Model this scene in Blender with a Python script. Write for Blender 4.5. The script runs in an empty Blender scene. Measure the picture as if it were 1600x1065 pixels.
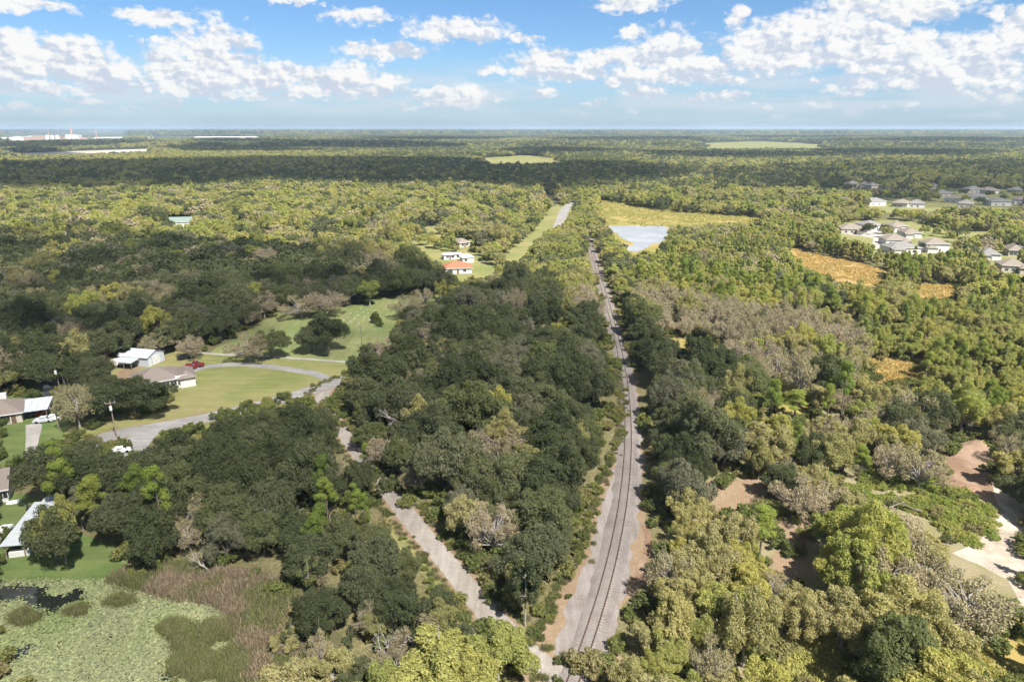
import bpy, bmesh, math, random
import numpy as np
from mathutils import Vector, noise as mnoise

# ------------------------------------------------------------------ camera, sky, sun, exposure
scene = bpy.context.scene
C = scene.collection
H = 70.0                                   # drone height in metres
PITCH = math.atan(332 / 1067)
cam_d = bpy.data.cameras.new('camera')
cam_d.sensor_width = 36.0
cam_d.lens = 36.0 * 1067 / 1600
cam_d.clip_start = 0.5
cam_d.clip_end = 200000
cam = bpy.data.objects.new('camera', cam_d)
C.objects.link(cam)
cam.location = (0, 0, H)
cam.rotation_euler = (math.pi / 2 - PITCH, 0, 0)
scene.camera = cam

SUN_EL = math.radians(54)
SUN_AZ = math.radians(146)                 # clockwise from +Y: behind the camera, over the right shoulder
SUN_DIR = Vector((math.sin(SUN_AZ) * math.cos(SUN_EL), math.cos(SUN_AZ) * math.cos(SUN_EL), math.sin(SUN_EL)))
sun_d = bpy.data.lights.new('sun', 'SUN')
sun_d.energy = 5.0
sun_d.angle = math.radians(0.5)
sun_d.color = (1.0, 0.95, 0.86)
sun = bpy.data.objects.new('sun', sun_d)
C.objects.link(sun)
sun.rotation_euler = (-SUN_DIR).to_track_quat('-Z', 'Y').to_euler()

scene.view_settings.view_transform = 'Standard'
scene.view_settings.look = 'None'
scene.view_settings.gamma = 1.0
scene.view_settings.exposure = 1.4
scene.view_settings.use_curve_mapping = False
scene.render.engine = 'CYCLES'
cy = scene.cycles
cy.use_denoising = True
cy.denoiser = 'OPENIMAGEDENOISE'
cy.max_bounces = 5
cy.diffuse_bounces = 3
cy.use_adaptive_sampling = True
cy.adaptive_threshold = 0.03
cy.glossy_bounces = 2
cy.transmission_bounces = 3
cy.volume_bounces = 1
cy.transparent_max_bounces = 6
cy.caustics_reflective = False
cy.caustics_refractive = False

F = 1067.0
CP, SP = math.cos(PITCH), math.sin(PITCH)


def G(px, py, z=0.0):
    """ground point (at height z) seen at a pixel of the 1600 x 1065 photograph"""
    x = (px - 800) / F
    y = (532.5 - py) / F
    t = (H - z) / (SP - y * CP)
    return (x * t, (CP + y * SP) * t)


def GP(poly, z=0.0):
    return np.array([G(a, b, z) for a, b in poly])


def skydir(px, py):
    """azimuth and elevation of a pixel above the horizon"""
    x = (px - 800) / F
    y = (532.5 - py) / F
    d = Vector((x, CP + y * SP, -SP + y * CP)).normalized()
    return math.atan2(d.x, d.y), math.asin(d.z)


# ------------------------------------------------------------------ node helpers
class NT:
    def __init__(self, tree):
        self.t = tree
        self.n = tree.nodes
        self.l = tree.links

    def add(self, kind, **kw):
        n = self.n.new(kind)
        for k, v in kw.items():
            setattr(n, k, v)
        return n

    def put(self, sock, v):
        if hasattr(v, 'is_linked') or isinstance(v, bpy.types.NodeSocket):
            self.l.new(v, sock)
        else:
            sock.default_value = v

    def math(self, op, a, b=None, c=None, clamp=False):
        n = self.add('ShaderNodeMath', operation=op, use_clamp=clamp)
        self.put(n.inputs[0], a)
        if b is not None:
            self.put(n.inputs[1], b)
        if c is not None:
            self.put(n.inputs[2], c)
        return n.outputs[0]

    def vmath(self, op, a, b=None):
        n = self.add('ShaderNodeVectorMath', operation=op)
        self.put(n.inputs[0], a)
        if b is not None:
            self.put(n.inputs[1], b)
        return n.outputs['Value'] if op in ('LENGTH', 'DOT_PRODUCT') else n.outputs['Vector']

    def noise(self, vec, scale, detail=4, rough=0.55, dist=0.0, col=False, dim='3D'):
        n = self.add('ShaderNodeTexNoise', noise_dimensions=dim)
        self.put(n.inputs['Vector'], vec)
        n.inputs['Scale'].default_value = scale
        n.inputs['Detail'].default_value = detail
        n.inputs['Roughness'].default_value = rough
        n.inputs['Distortion'].default_value = dist
        return n.outputs['Color'] if col else n.outputs['Fac']

    def mix(self, f, a, b, blend='MIX'):
        n = self.add('ShaderNodeMix', data_type='RGBA', blend_type=blend)
        self.put(n.inputs[0], f)
        self.put(n.inputs[6], a if not isinstance(a, tuple) else (*a[:3], 1))
        self.put(n.inputs[7], b if not isinstance(b, tuple) else (*b[:3], 1))
        return n.outputs[2]

    def rng(self, v, a, b, c=0.0, d=1.0, smooth=True):
        n = self.add('ShaderNodeMapRange', interpolation_type='SMOOTHSTEP' if smooth else 'LINEAR')
        self.put(n.inputs[0], v)
        for i, x in enumerate((a, b, c, d)):
            self.put(n.inputs[i + 1], x)
        return n.outputs[0]

    def ramp(self, f, stops):
        n = self.add('ShaderNodeValToRGB')
        el = n.color_ramp.elements
        while len(el) < len(stops):
            el.new(0.5)
        for e, (p, c) in zip(el, stops):
            e.position = p
            e.color = (*c, 1)
        self.put(n.inputs[0], f)
        return n.outputs[0]


# ------------------------------------------------------------------ world: Nishita sky with fair-weather cumulus
world = bpy.data.worlds.new('World')
scene.world = world
world.use_nodes = True
w = NT(world.node_tree)
w.n.clear()
tc = w.add('ShaderNodeTexCoord')
D = tc.outputs['Generated']
sky = w.add('ShaderNodeTexSky')
sky.sky_type = 'NISHITA'
sky.sun_disc = False
sky.sun_elevation = SUN_EL
sky.sun_rotation = SUN_AZ
sky.altitude = 70
sky.air_density = 1.0
sky.dust_density = 0.3
sky.ozone_density = 3.0
sx = w.add('ShaderNodeSeparateXYZ')
w.l.new(D, sx.inputs[0])
az = w.math('ARCTAN2', sx.outputs[0], sx.outputs[1])
el = w.math('ARCSINE', sx.outputs[2])
comb = w.add('ShaderNodeCombineXYZ')
w.l.new(az, comb.inputs[0])
w.l.new(el, comb.inputs[1])
P0 = comb.outputs[0]

# each cumulus: centre pixel, half width and half height of one billow
PUFFS = [
    (10, 95, 70, 34), (75, 95, 85, 30), (150, 108, 80, 22), (20, 70, 40, 24), (110, 78, 40, 20), (60, 138, 60, 9), (20, 5, 60, 10),
    (245, 28, 48, 14), (248, 62, 14, 6), (268, 108, 46, 34), (325, 96, 72, 44), (345, 60, 42, 26), (300, 128, 90, 20), (390, 118, 40, 22),
    (438, 118, 42, 24), (490, 122, 40, 18), (545, 120, 48, 26), (590, 132, 44, 18), (520, 140, 90, 14),
    (558, 25, 46, 12), (600, 80, 66, 14), (570, 74, 28, 10), (715, 48, 86, 18), (690, 44, 40, 16), (460, 2, 30, 6),
    (670, 150, 42, 14), (725, 154, 46, 20), (700, 160, 70, 10),
    (770, 108, 32, 12), (850, 98, 52, 22), (815, 62, 26, 7), (880, 112, 90, 16), (985, 6, 60, 12),
    (1000, 85, 56, 24), (1045, 80, 60, 34), (985, 52, 18, 14), (940, 92, 40, 18), (1080, 105, 90, 22), (1020, 118, 120, 16),
    (1152, 30, 16, 18), (1165, 52, 20, 12), (1190, 70, 60, 30), (1260, 52, 80, 32), (1340, 60, 90, 34), (1420, 72, 70, 24), (1220, 95, 90, 20),
    (1320, 88, 120, 16), (1400, 14, 100, 22), (1340, 6, 70, 14), (1590, 35, 30, 34), (1380, 100, 60, 16), (1450, 108, 70, 20), (1530, 90, 60, 32),
    (1500, 118, 70, 14), (1590, 108, 34, 18), (1420, 128, 110, 12), (1560, 142, 40, 10),
    (1130, 150, 40, 8), (1120, 125, 50, 9),
]
rc = random.Random(5)
for k_ in range(34):
    y_ = rc.uniform(138, 180)
    PUFFS.append((-30 + 1660 * (k_ + rc.random()) / 34, y_, rc.uniform(16, 46) * (1.1 - (y_ - 138) / 90), rc.uniform(4.5, 9) * (1.1 - (y_ - 138) / 80)))


def puff_field(vec, puffs):
    acc = None
    for (px, py, a, b) in puffs:
        A, E = skydir(px, py)
        d = w.vmath('MULTIPLY', w.vmath('SUBTRACT', vec, (A, E, 0)), (F / a * 0.92, F / b * 0.92, 0))
        v = w.math('SUBTRACT', 1.0, w.vmath('LENGTH', d))
        acc = v if acc is None else w.math('SMOOTH_MAX', acc, v, 0.3)
    return acc


def cloud_field(vec, tag):
    """returns billow height (soft maximum over the puffs, >0 inside)"""
    acc = None
    for (px, py, a, b) in PUFFS:
        A, E = skydir(px, py)
        d = w.vmath('MULTIPLY', w.vmath('SUBTRACT', vec, (A, E, 0)), (F / a * 0.92, F / b * 0.92, 0))
        v = w.math('SUBTRACT', 1.0, w.vmath('LENGTH', d))
        acc = v if acc is None else w.math('SMOOTH_MAX', acc, v, 0.12)
    # outside the part of the sky in view the same kind of cumulus goes on
    n = w.noise(w.vmath('MULTIPLY', D, (4.0, 4.0, 7.0)), 1.0, 5, 0.55)
    gen = w.rng(n, 0.44, 0.60, -0.7, 0.55, False)
    out = w.math('MAXIMUM', w.rng(w.math('ABSOLUTE', az), 0.70, 0.84), w.rng(el, 0.20, 0.27))
    low = w.rng(el, 0.0, 0.05)
    gen = w.math('ADD', w.math('MULTIPLY', w.math('ADD', gen, 2.0), w.math('MULTIPLY', out, low)), -2.0)
    return w.math('MAXIMUM', acc, gen)


stretch = w.vmath('MULTIPLY', P0, (1.0, 1.5, 1.0))
warp = w.noise(stretch, 34, 5, 0.62, col=True, dim='2D')
warp = w.vmath('SUBTRACT', warp, (0.5, 0.5, 0.5))
warped = w.vmath('ADD', P0, w.vmath('MULTIPLY', warp, (0.050, 0.026, 0)))
fld = cloud_field(warped, 'a')


def billow(vec, scale, det):
    v = w.add('ShaderNodeTexVoronoi', feature='F1', voronoi_dimensions='2D')
    v.inputs['Scale'].default_value = scale
    v.inputs['Detail'].default_value = det
    v.inputs['Roughness'].default_value = 0.55
    w.put(v.inputs['Vector'], vec)
    return v.outputs['Distance']


wob = w.vmath('MULTIPLY', w.vmath('SUBTRACT', w.noise(stretch, 60, 3, 0.6, col=True, dim='2D'), (0.5, 0.5, 0.5)), (0.014, 0.014, 0))
bv = w.vmath('ADD', stretch, wob)
b1_ = billow(bv, 36, 3)
b2_ = billow(w.vmath('ADD', bv, (0.0045, 0.0055, 0)), 36, 3)
fine = w.noise(stretch, 110, 5, 0.62, dim='2D')
big1 = w.noise(stretch, 26, 4, 0.5, dim='2D')
big2 = w.noise(w.vmath('ADD', stretch, (0.016, 0.018, 0)), 26, 4, 0.5, dim='2D')
dens = w.math('ADD', fld, w.math('MULTIPLY', w.math('SUBTRACT', 0.42, b1_), 0.5))
dens = w.math('ADD', dens, w.math('MULTIPLY', w.math('SUBTRACT', fine, 0.5), 0.36))
alpha = w.rng(dens, -0.26, 0.30)
# far, low layers: thin, soft and streaky
streak = w.noise(w.vmath('MULTIPLY', P0, (7, 55, 1)), 1.0, 5, 0.6, dim='2D')
streak_a = w.math('MULTIPLY', w.rng(streak, 0.40, 0.62), w.math('MULTIPLY', w.rng(el, 0.010, 0.03), w.rng(el, 0.095, 0.05)))
lit = w.math('MULTIPLY_ADD', w.math('SUBTRACT', b2_, b1_), 1.7, 0.60)
lit = w.math('MULTIPLY_ADD', w.math('SUBTRACT', big1, big2), 2.6, lit)
lit = w.math('MULTIPLY_ADD', w.math('SUBTRACT', fine, 0.5), 0.35, lit)
BIG = [p for p in PUFFS if p[3] >= 16]
base_ = w.math('SUBTRACT', puff_field(w.vmath('ADD', warped, (0, 0.012, 0)), BIG), puff_field(w.vmath('ADD', warped, (0, -0.004, 0)), BIG))
lit = w.math('MULTIPLY_ADD', w.rng(base_, -0.5, 0.6, -0.5, 0.5, False), -0.85, lit, clamp=True)
ccol = w.mix(lit, (0.235, 0.262, 0.305), (0.375, 0.37, 0.365))
hz = w.rng(el, 0.0, 0.05)
ccol = w.mix(hz, (0.255, 0.278, 0.310), ccol)
alpha = w.math('MULTIPLY', alpha, w.rng(el, 0.005, 0.05, 0.5, 0.97))
skyb = w.vmath('MULTIPLY', sky.outputs[0], (0.030, 0.040, 0.051))
horizon = w.rng(el, 0.125, 0.0)
skyb = w.mix(w.math('MULTIPLY', horizon, 0.55), skyb, (0.195, 0.245, 0.312))
c1 = w.mix(w.math('MULTIPLY', streak_a, 0.5), skyb, (0.28, 0.295, 0.32))
c2 = w.mix(alpha, c1, ccol)
bg = w.add('ShaderNodeBackground')
w.l.new(c2, bg.inputs['Color'])
bg.inputs['Strength'].default_value = 1.0
wo = w.add('ShaderNodeOutputWorld')
w.l.new(bg.outputs[0], wo.inputs['Surface'])

# ------------------------------------------------------------------ materials
MATS = {}


def mat(name):
    m = bpy.data.materials.new(name)
    m.use_nodes = True
    m.node_tree.nodes.clear()
    MATS[name] = m
    return m, NT(m.node_tree)


def finish(m, n, col, rough=0.9, spec=0.2, bump=None, bump_d=0.1, metal=0.0):
    b = n.add('ShaderNodeBsdfPrincipled')
    n.put(b.inputs['Base Color'], col if not isinstance(col, tuple) else (*col, 1))
    n.put(b.inputs['Roughness'], rough)
    b.inputs['Specular IOR Level'].default_value = spec
    b.inputs['Metallic'].default_value = metal
    if bump is not None:
        bp = n.add('ShaderNodeBump')
        bp.inputs['Strength'].default_value = 0.7
        bp.inputs['Distance'].default_value = bump_d
        n.put(bp.inputs['Height'], bump)
        n.l.new(bp.outputs[0], b.inputs['Normal'])
    o = n.add('ShaderNodeOutputMaterial')
    n.l.new(b.outputs[0], o.inputs['Surface'])
    return m


def ground_mat(name, cols, s1=0.06, s2=0.9, rough=0.95, bump=0.15, contrast=(0.36, 0.64), streak=None):
    """patchy ground: large patches of cols[0]/cols[1], small ones of cols[2]/cols[3]"""
    m, n = mat(name)
    pos = n.add('ShaderNodeNewGeometry').outputs['Position']
    a = n.rng(n.noise(pos, s1, 5, 0.62), *contrast)
    b = n.rng(n.noise(pos, s2, 4, 0.65), 0.35, 0.7)
    fine = n.noise(pos, 4.5, 3, 0.7)
    c = n.mix(a, cols[0], cols[1])
    d = n.mix(a, cols[2], cols[3])
    col = n.mix(n.math('MULTIPLY', b, 0.8), c, d)
    col = n.mix(1.0, col, n.ramp(fine, [(0.25, (0.68, 0.68, 0.68)), (0.75, (1.25, 1.25, 1.25))]), 'MULTIPLY')
    if streak:                                   # wheel ruts, mowing strips: wear drawn out along one direction
        st = n.noise(n.vmath('MULTIPLY', pos, (*streak, 1)), 1.0, 4, 0.6)
        col = n.mix(1.0, col, n.ramp(st, [(0.3, (0.80, 0.79, 0.77)), (0.7, (1.16, 1.15, 1.15))]), 'MULTIPLY')
    return finish(m, n, col, rough, 0.1, n.noise(pos, 2.2, 4, 0.7), bump)


ground_mat('forest_floor', [(0.060, 0.052, 0.030), (0.085, 0.080, 0.036), (0.115, 0.088, 0.058), (0.060, 0.070, 0.026)])
ground_mat('lawn', [(0.154, 0.167, 0.060), (0.193, 0.186, 0.075), (0.131, 0.151, 0.051), (0.225, 0.195, 0.098)], 0.05, 0.5, bump=0.05, streak=(0.05, 0.55))
ground_mat('cemetery_grass', [(0.153, 0.186, 0.070), (0.181, 0.200, 0.079), (0.135, 0.167, 0.060), (0.209, 0.200, 0.102)], 0.06, 0.5, bump=0.05, streak=(0.5, 0.06))
ground_mat('lawn_deep', [(0.081, 0.123, 0.038), (0.110, 0.140, 0.047), (0.068, 0.106, 0.032), (0.127, 0.144, 0.059)], 0.09, 0.7, bump=0.06, streak=(0.06, 0.5))
ground_mat('meadow', [(0.248, 0.198, 0.065), (0.191, 0.171, 0.051), (0.315, 0.225, 0.085), (0.153, 0.153, 0.043)], 0.03, 0.2)
ground_mat('orange_marsh', [(0.297, 0.205, 0.085), (0.267, 0.200, 0.085), (0.337, 0.235, 0.104), (0.218, 0.185, 0.070)], 0.06, 0.4)
ground_mat('sand', [(0.305, 0.257, 0.210), (0.377, 0.334, 0.279), (0.218, 0.171, 0.127), (0.407, 0.371, 0.319)], 0.10, 0.6, streak=(0.5, 0.1))
ground_mat('red_earth', [(0.192, 0.124, 0.084), (0.240, 0.168, 0.120), (0.136, 0.084, 0.056), (0.272, 0.200, 0.148)], 0.14, 0.8, bump=0.3)
ground_mat('litter', [(0.222, 0.151, 0.103), (0.185, 0.135, 0.086), (0.123, 0.103, 0.050), (0.270, 0.196, 0.140)], 0.22, 1.2)
ground_mat('gravel_bed', [(0.187, 0.165, 0.154), (0.217, 0.194, 0.186), (0.155, 0.134, 0.121), (0.238, 0.216, 0.209)], 0.12, 1.6, bump=0.12, streak=(1.1, 0.03))
ground_mat('ballast', [(0.147, 0.129, 0.120), (0.170, 0.153, 0.142), (0.119, 0.101, 0.092), (0.194, 0.176, 0.169)], 0.15, 2.5, bump=0.15)
ground_mat('lane_gravel', [(0.220, 0.200, 0.178), (0.257, 0.236, 0.215), (0.185, 0.164, 0.144), (0.274, 0.257, 0.241)], 0.12, 1.1, bump=0.03, streak=(1.0, 0.12))
ground_mat('asphalt_pale', [(0.205, 0.201, 0.195), (0.246, 0.239, 0.233), (0.171, 0.167, 0.161), (0.274, 0.267, 0.257)], 0.1, 0.9, bump=0.02, streak=(0.08, 0.9))
ground_mat('drive_gravel', [(0.192, 0.188, 0.180), (0.232, 0.224, 0.216), (0.160, 0.152, 0.144), (0.264, 0.256, 0.240)], 0.2, 1.4, bump=0.04)
ground_mat('concrete', [(0.276, 0.258, 0.240), (0.312, 0.294, 0.276), (0.228, 0.210, 0.192), (0.336, 0.324, 0.306)], 0.15, 0.8, bump=0.01)
ground_mat('marsh_mud', [(0.080, 0.080, 0.035), (0.105, 0.085, 0.055), (0.055, 0.062, 0.026), (0.13, 0.10, 0.07)], 0.15, 0.9)
ground_mat('far_field', [(0.158, 0.173, 0.061), (0.194, 0.180, 0.072), (0.122, 0.144, 0.043), (0.216, 0.194, 0.086)], 0.004, 0.02)
ground_mat('far_sand', [(0.341, 0.310, 0.273), (0.384, 0.353, 0.310), (0.291, 0.260, 0.223), (0.409, 0.384, 0.347)], 0.006, 0.03)

ground_mat('scrub', [(0.165, 0.150, 0.075), (0.205, 0.175, 0.105), (0.140, 0.145, 0.058), (0.235, 0.195, 0.130)], 0.10, 0.6)

# the far ground: distant woodland seen edge on
m, n = mat('terrain')
pos = n.add('ShaderNodeNewGeometry').outputs['Position']
a = n.rng(n.noise(pos, 0.0022, 6, 0.6), 0.35, 0.65)
b = n.rng(n.noise(pos, 0.02, 5, 0.7), 0.3, 0.7)
near = n.rng(n.noise(pos, 0.10, 5, 0.62), 0.3, 0.7)
fine = n.noise(pos, 1.4, 4, 0.7)
c = n.mix(a, (0.055, 0.062, 0.026), (0.090, 0.095, 0.038))
c = n.mix(n.math('MULTIPLY', b, 0.6), c, (0.045, 0.050, 0.022))
c2_ = n.mix(near, (0.130, 0.114, 0.058), (0.175, 0.150, 0.080))
c2_ = n.mix(n.rng(fine, 0.35, 0.7), c2_, (0.075, 0.075, 0.032))
dist = n.vmath('LENGTH', pos)
c = n.mix(n.rng(dist, 500, 900), c2_, c)
finish(m, n, c, 0.95, 0.1, fine, 0.25)


def plain(name, col, rough=0.7, spec=0.3, var=0.12, metal=0.0, scale=1.5):
    m, n = mat(name)
    pos = n.add('ShaderNodeTexCoord').outputs['Object']
    f = n.noise(pos, scale, 4, 0.6)
    lo = tuple(x * (1 - var) for x in col)
    hi = tuple(min(1, x * (1 + var)) for x in col)
    return finish(m, n, n.ramp(f, [(0.3, lo), (0.7, hi)]), rough, spec, metal=metal)


plain('bark', (0.125, 0.105, 0.085), 0.9, 0.1, 0.35)
plain('bark_pale', (0.255, 0.232, 0.206), 0.9, 0.1, 0.2)
plain('bark_white', (0.281, 0.259, 0.234), 0.9, 0.1, 0.2)
plain('rail_steel', (0.070, 0.046, 0.036), 0.6, 0.3, 0.3)
plain('tie_wood', (0.185, 0.162, 0.145), 0.9, 0.1, 0.35)
plain('wall_white', (0.530, 0.524, 0.503), 0.7, 0.2, 0.05)
plain('wall_cream', (0.409, 0.372, 0.322), 0.7, 0.2, 0.06)
plain('wall_grey', (0.42, 0.45, 0.48), 0.6, 0.3, 0.06)
plain('trim_white', (0.574, 0.574, 0.560), 0.6, 0.3, 0.03)
plain('roof_taupe', (0.168, 0.140, 0.124), 0.85, 0.2, 0.15, scale=3)
plain('roof_grey', (0.170, 0.160, 0.153), 0.85, 0.2, 0.12, scale=3)
plain('roof_tan', (0.186, 0.158, 0.133), 0.85, 0.2, 0.12, scale=3)
plain('roof_orange', (0.30, 0.115, 0.065), 0.8, 0.2, 0.15, scale=2)
plain('roof_green', (0.15, 0.20, 0.175), 0.5, 0.4, 0.1)
plain('roof_white', (0.459, 0.465, 0.471), 0.5, 0.4, 0.06)
plain('metal_sheet', (0.375, 0.398, 0.420), 0.45, 0.5, 0.10)
plain('metal_blue', (0.420, 0.450, 0.495), 0.45, 0.5, 0.06)
plain('door_dark', (0.12, 0.075, 0.055), 0.6, 0.3)
plain('glass_dark', (0.02, 0.024, 0.03), 0.08, 0.6, 0.1)
plain('tyre', (0.02, 0.02, 0.02), 0.8, 0.2)
plain('car_white', (0.585, 0.585, 0.578), 0.25, 0.6, 0.02)
plain('car_red', (0.140, 0.013, 0.015), 0.25, 0.6, 0.05)
plain('car_dark', (0.035, 0.038, 0.045), 0.25, 0.6, 0.05)
plain('car_silver', (0.42, 0.44, 0.46), 0.28, 0.6, 0.03)
plain('car_blue', (0.10, 0.14, 0.20), 0.25, 0.6, 0.05)
plain('wood_pole', (0.20, 0.165, 0.13), 0.9, 0.1, 0.2)
plain('stone_white', (0.396, 0.390, 0.372), 0.8, 0.2, 0.08)
plain('stone_grey', (0.40, 0.40, 0.40), 0.7, 0.3, 0.08)
plain('plant_pink', (0.350, 0.252, 0.210), 0.7, 0.2, 0.08, scale=0.05)
plain('plant_white', (0.496, 0.490, 0.471), 0.7, 0.2, 0.05, scale=0.05)
# clouds: scatter the light and let part of the sun through, thin ones more
for nm_, f0, f1 in (('cloud_white', 0.54, 0.74), ('cloud_thin', 0.10, 0.23), ('cloud_mid', 0.26, 0.42)):
    m, n = mat(nm_)
    pos = n.add('ShaderNodeNewGeometry').outputs['Position']
    d_ = n.add('ShaderNodeBsdfDiffuse')
    d_.inputs[0].default_value = (0.9, 0.9, 0.9, 1)
    t_ = n.add('ShaderNodeBsdfTransparent')
    x_ = n.add('ShaderNodeMixShader')
    n.l.new(n.rng(n.noise(pos, 0.012, 4, 0.6), 0.3, 0.7, f0, f1), x_.inputs[0])
    n.l.new(d_.outputs[0], x_.inputs[2])
    n.l.new(t_.outputs[0], x_.inputs[1])
    o_ = n.add('ShaderNodeOutputMaterial')
    n.l.new(x_.outputs[0], o_.inputs['Surface'])

# still water
m, n = mat('pond_water')
pos = n.add('ShaderNodeNewGeometry').outputs['Position']
finish(m, n, (0.012, 0.014, 0.012), 0.04, 0.5, n.noise(pos, 1.2, 3, 0.5), 0.004)
m, n = mat('lake_water')
pos = n.add('ShaderNodeNewGeometry').outputs['Position']
finish(m, n, n.mix(n.rng(n.noise(pos, 0.05, 4), 0.4, 0.7), (0.24, 0.245, 0.25), (0.32, 0.32, 0.315)), 0.22, 0.5)


def leaf_mat(name, stops, transl=0.52):
    """foliage: 'tint' (0..1, one value per plant) picks the plant's colour, 'leaf' varies the single leaves"""
    m, n = mat(name)
    t = n.add('ShaderNodeAttribute')
    t.attribute_type = 'INSTANCER'
    t.attribute_name = 'tint'
    lv = n.add('ShaderNodeAttribute')
    lv.attribute_type = 'GEOMETRY'
    lv.attribute_name = 'leaf'
    k = len(stops)
    base = n.ramp(t.outputs['Fac'], [((i + 0.0) / max(1, k - 1), c) for i, c in enumerate(stops)])
    var = n.ramp(lv.outputs['Fac'], [(0.0, (0.62, 0.66, 0.60)), (0.55, (1.0, 1.0, 1.0)), (1.0, (1.45, 1.36, 1.30))])
    col = n.mix(1.0, base, var, 'MULTIPLY')
    d = n.add('ShaderNodeBsdfDiffuse')
    n.l.new(col, d.inputs[0])
    tr = n.add('ShaderNodeBsdfTranslucent')
    n.l.new(n.mix(1.0, col, (1.15, 1.2, 0.6), 'MULTIPLY'), tr.inputs[0])
    mx = n.add('ShaderNodeMixShader')
    mx.inputs[0].default_value = transl
    n.l.new(d.outputs[0], mx.inputs[1])
    n.l.new(tr.outputs[0], mx.inputs[2])
    o = n.add('ShaderNodeOutputMaterial')
    n.l.new(mx.outputs[0], o.inputs['Surface'])
    return m


leaf_mat('leaf_oak', [(0.087, 0.101, 0.052), (0.105, 0.120, 0.060), (0.129, 0.140, 0.079), (0.155, 0.172, 0.076), (0.188, 0.188, 0.131)])
leaf_mat('leaf_olive', [(0.251, 0.249, 0.112), (0.324, 0.304, 0.140), (0.361, 0.328, 0.174), (0.396, 0.365, 0.123), (0.312, 0.328, 0.103)])
leaf_mat('leaf_moss', [(0.215, 0.189, 0.121), (0.278, 0.239, 0.155), (0.255, 0.234, 0.126), (0.317, 0.267, 0.176), (0.255, 0.211, 0.147)], 0.25)
leaf_mat('leaf_pine', [(0.151, 0.201, 0.054), (0.215, 0.271, 0.067), (0.264, 0.307, 0.075), (0.316, 0.332, 0.094)])
leaf_mat('leaf_cypress', [(0.235, 0.260, 0.085), (0.310, 0.320, 0.100), (0.360, 0.345, 0.120), (0.330, 0.290, 0.125), (0.270, 0.310, 0.090)])
leaf_mat('leaf_gold', [(0.217, 0.245, 0.083), (0.286, 0.297, 0.103), (0.349, 0.337, 0.120), (0.300, 0.321, 0.099)])
leaf_mat('leaf_autumn', [(0.30, 0.14, 0.035), (0.36, 0.17, 0.05), (0.26, 0.13, 0.045)])
leaf_mat('leaf_shrub', [(0.124, 0.143, 0.057), (0.148, 0.174, 0.060), (0.217, 0.225, 0.078), (0.261, 0.225, 0.122)])
leaf_mat('leaf_bright', [(0.213, 0.270, 0.074), (0.280, 0.309, 0.085), (0.337, 0.325, 0.119)])
leaf_mat('leaf_reed', [(0.16, 0.155, 0.078), (0.235, 0.190, 0.135), (0.265, 0.210, 0.155), (0.150, 0.168, 0.066), (0.20, 0.180, 0.105)], 0.3)
leaf_mat('leaf_pad', [(0.142, 0.173, 0.074), (0.184, 0.205, 0.105), (0.163, 0.179, 0.100), (0.200, 0.200, 0.105)], 0.05)


# ------------------------------------------------------------------ mesh helpers
def mesh_np(name, V, Q, mats, fmat=None, leaf=None, flat=False):
    """mesh from arrays: V (n,3), Q list of index arrays (faces of 3 or 4)"""
    V = np.asarray(V, dtype=np.float32)
    me = bpy.data.meshes.new(name)
    if isinstance(Q, np.ndarray):
        sizes = np.full(len(Q), Q.shape[1], dtype=np.int32)
        loops = Q.reshape(-1).astype(np.int32)
    else:
        sizes = np.array([len(f) for f in Q], dtype=np.int32)
        loops = np.array([i for f in Q for i in f], dtype=np.int32)
    me.vertices.add(len(V))
    me.vertices.foreach_set('co', V.reshape(-1))
    me.loops.add(len(loops))
    me.loops.foreach_set('vertex_index', loops)
    me.polygons.add(len(sizes))
    starts = np.concatenate(([0], np.cumsum(sizes)[:-1])).astype(np.int32)
    me.polygons.foreach_set('loop_start', starts)
    me.polygons.foreach_set('loop_total', sizes)
    for x in mats:
        me.materials.append(MATS[x])
    if fmat is not None:
        me.polygons.foreach_set('material_index', np.asarray(fmat, dtype=np.int32))
    if leaf is not None:
        at = me.attributes.new('leaf', 'FLOAT', 'FACE')
        at.data.foreach_set('value', np.asarray(leaf, dtype=np.float32))
    if flat:
        at = me.attributes.new('sharp_face', 'BOOLEAN', 'FACE')
        at.data.foreach_set('value', np.ones(len(sizes), dtype=bool))
    me.update(calc_edges=True)
    return me


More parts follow.
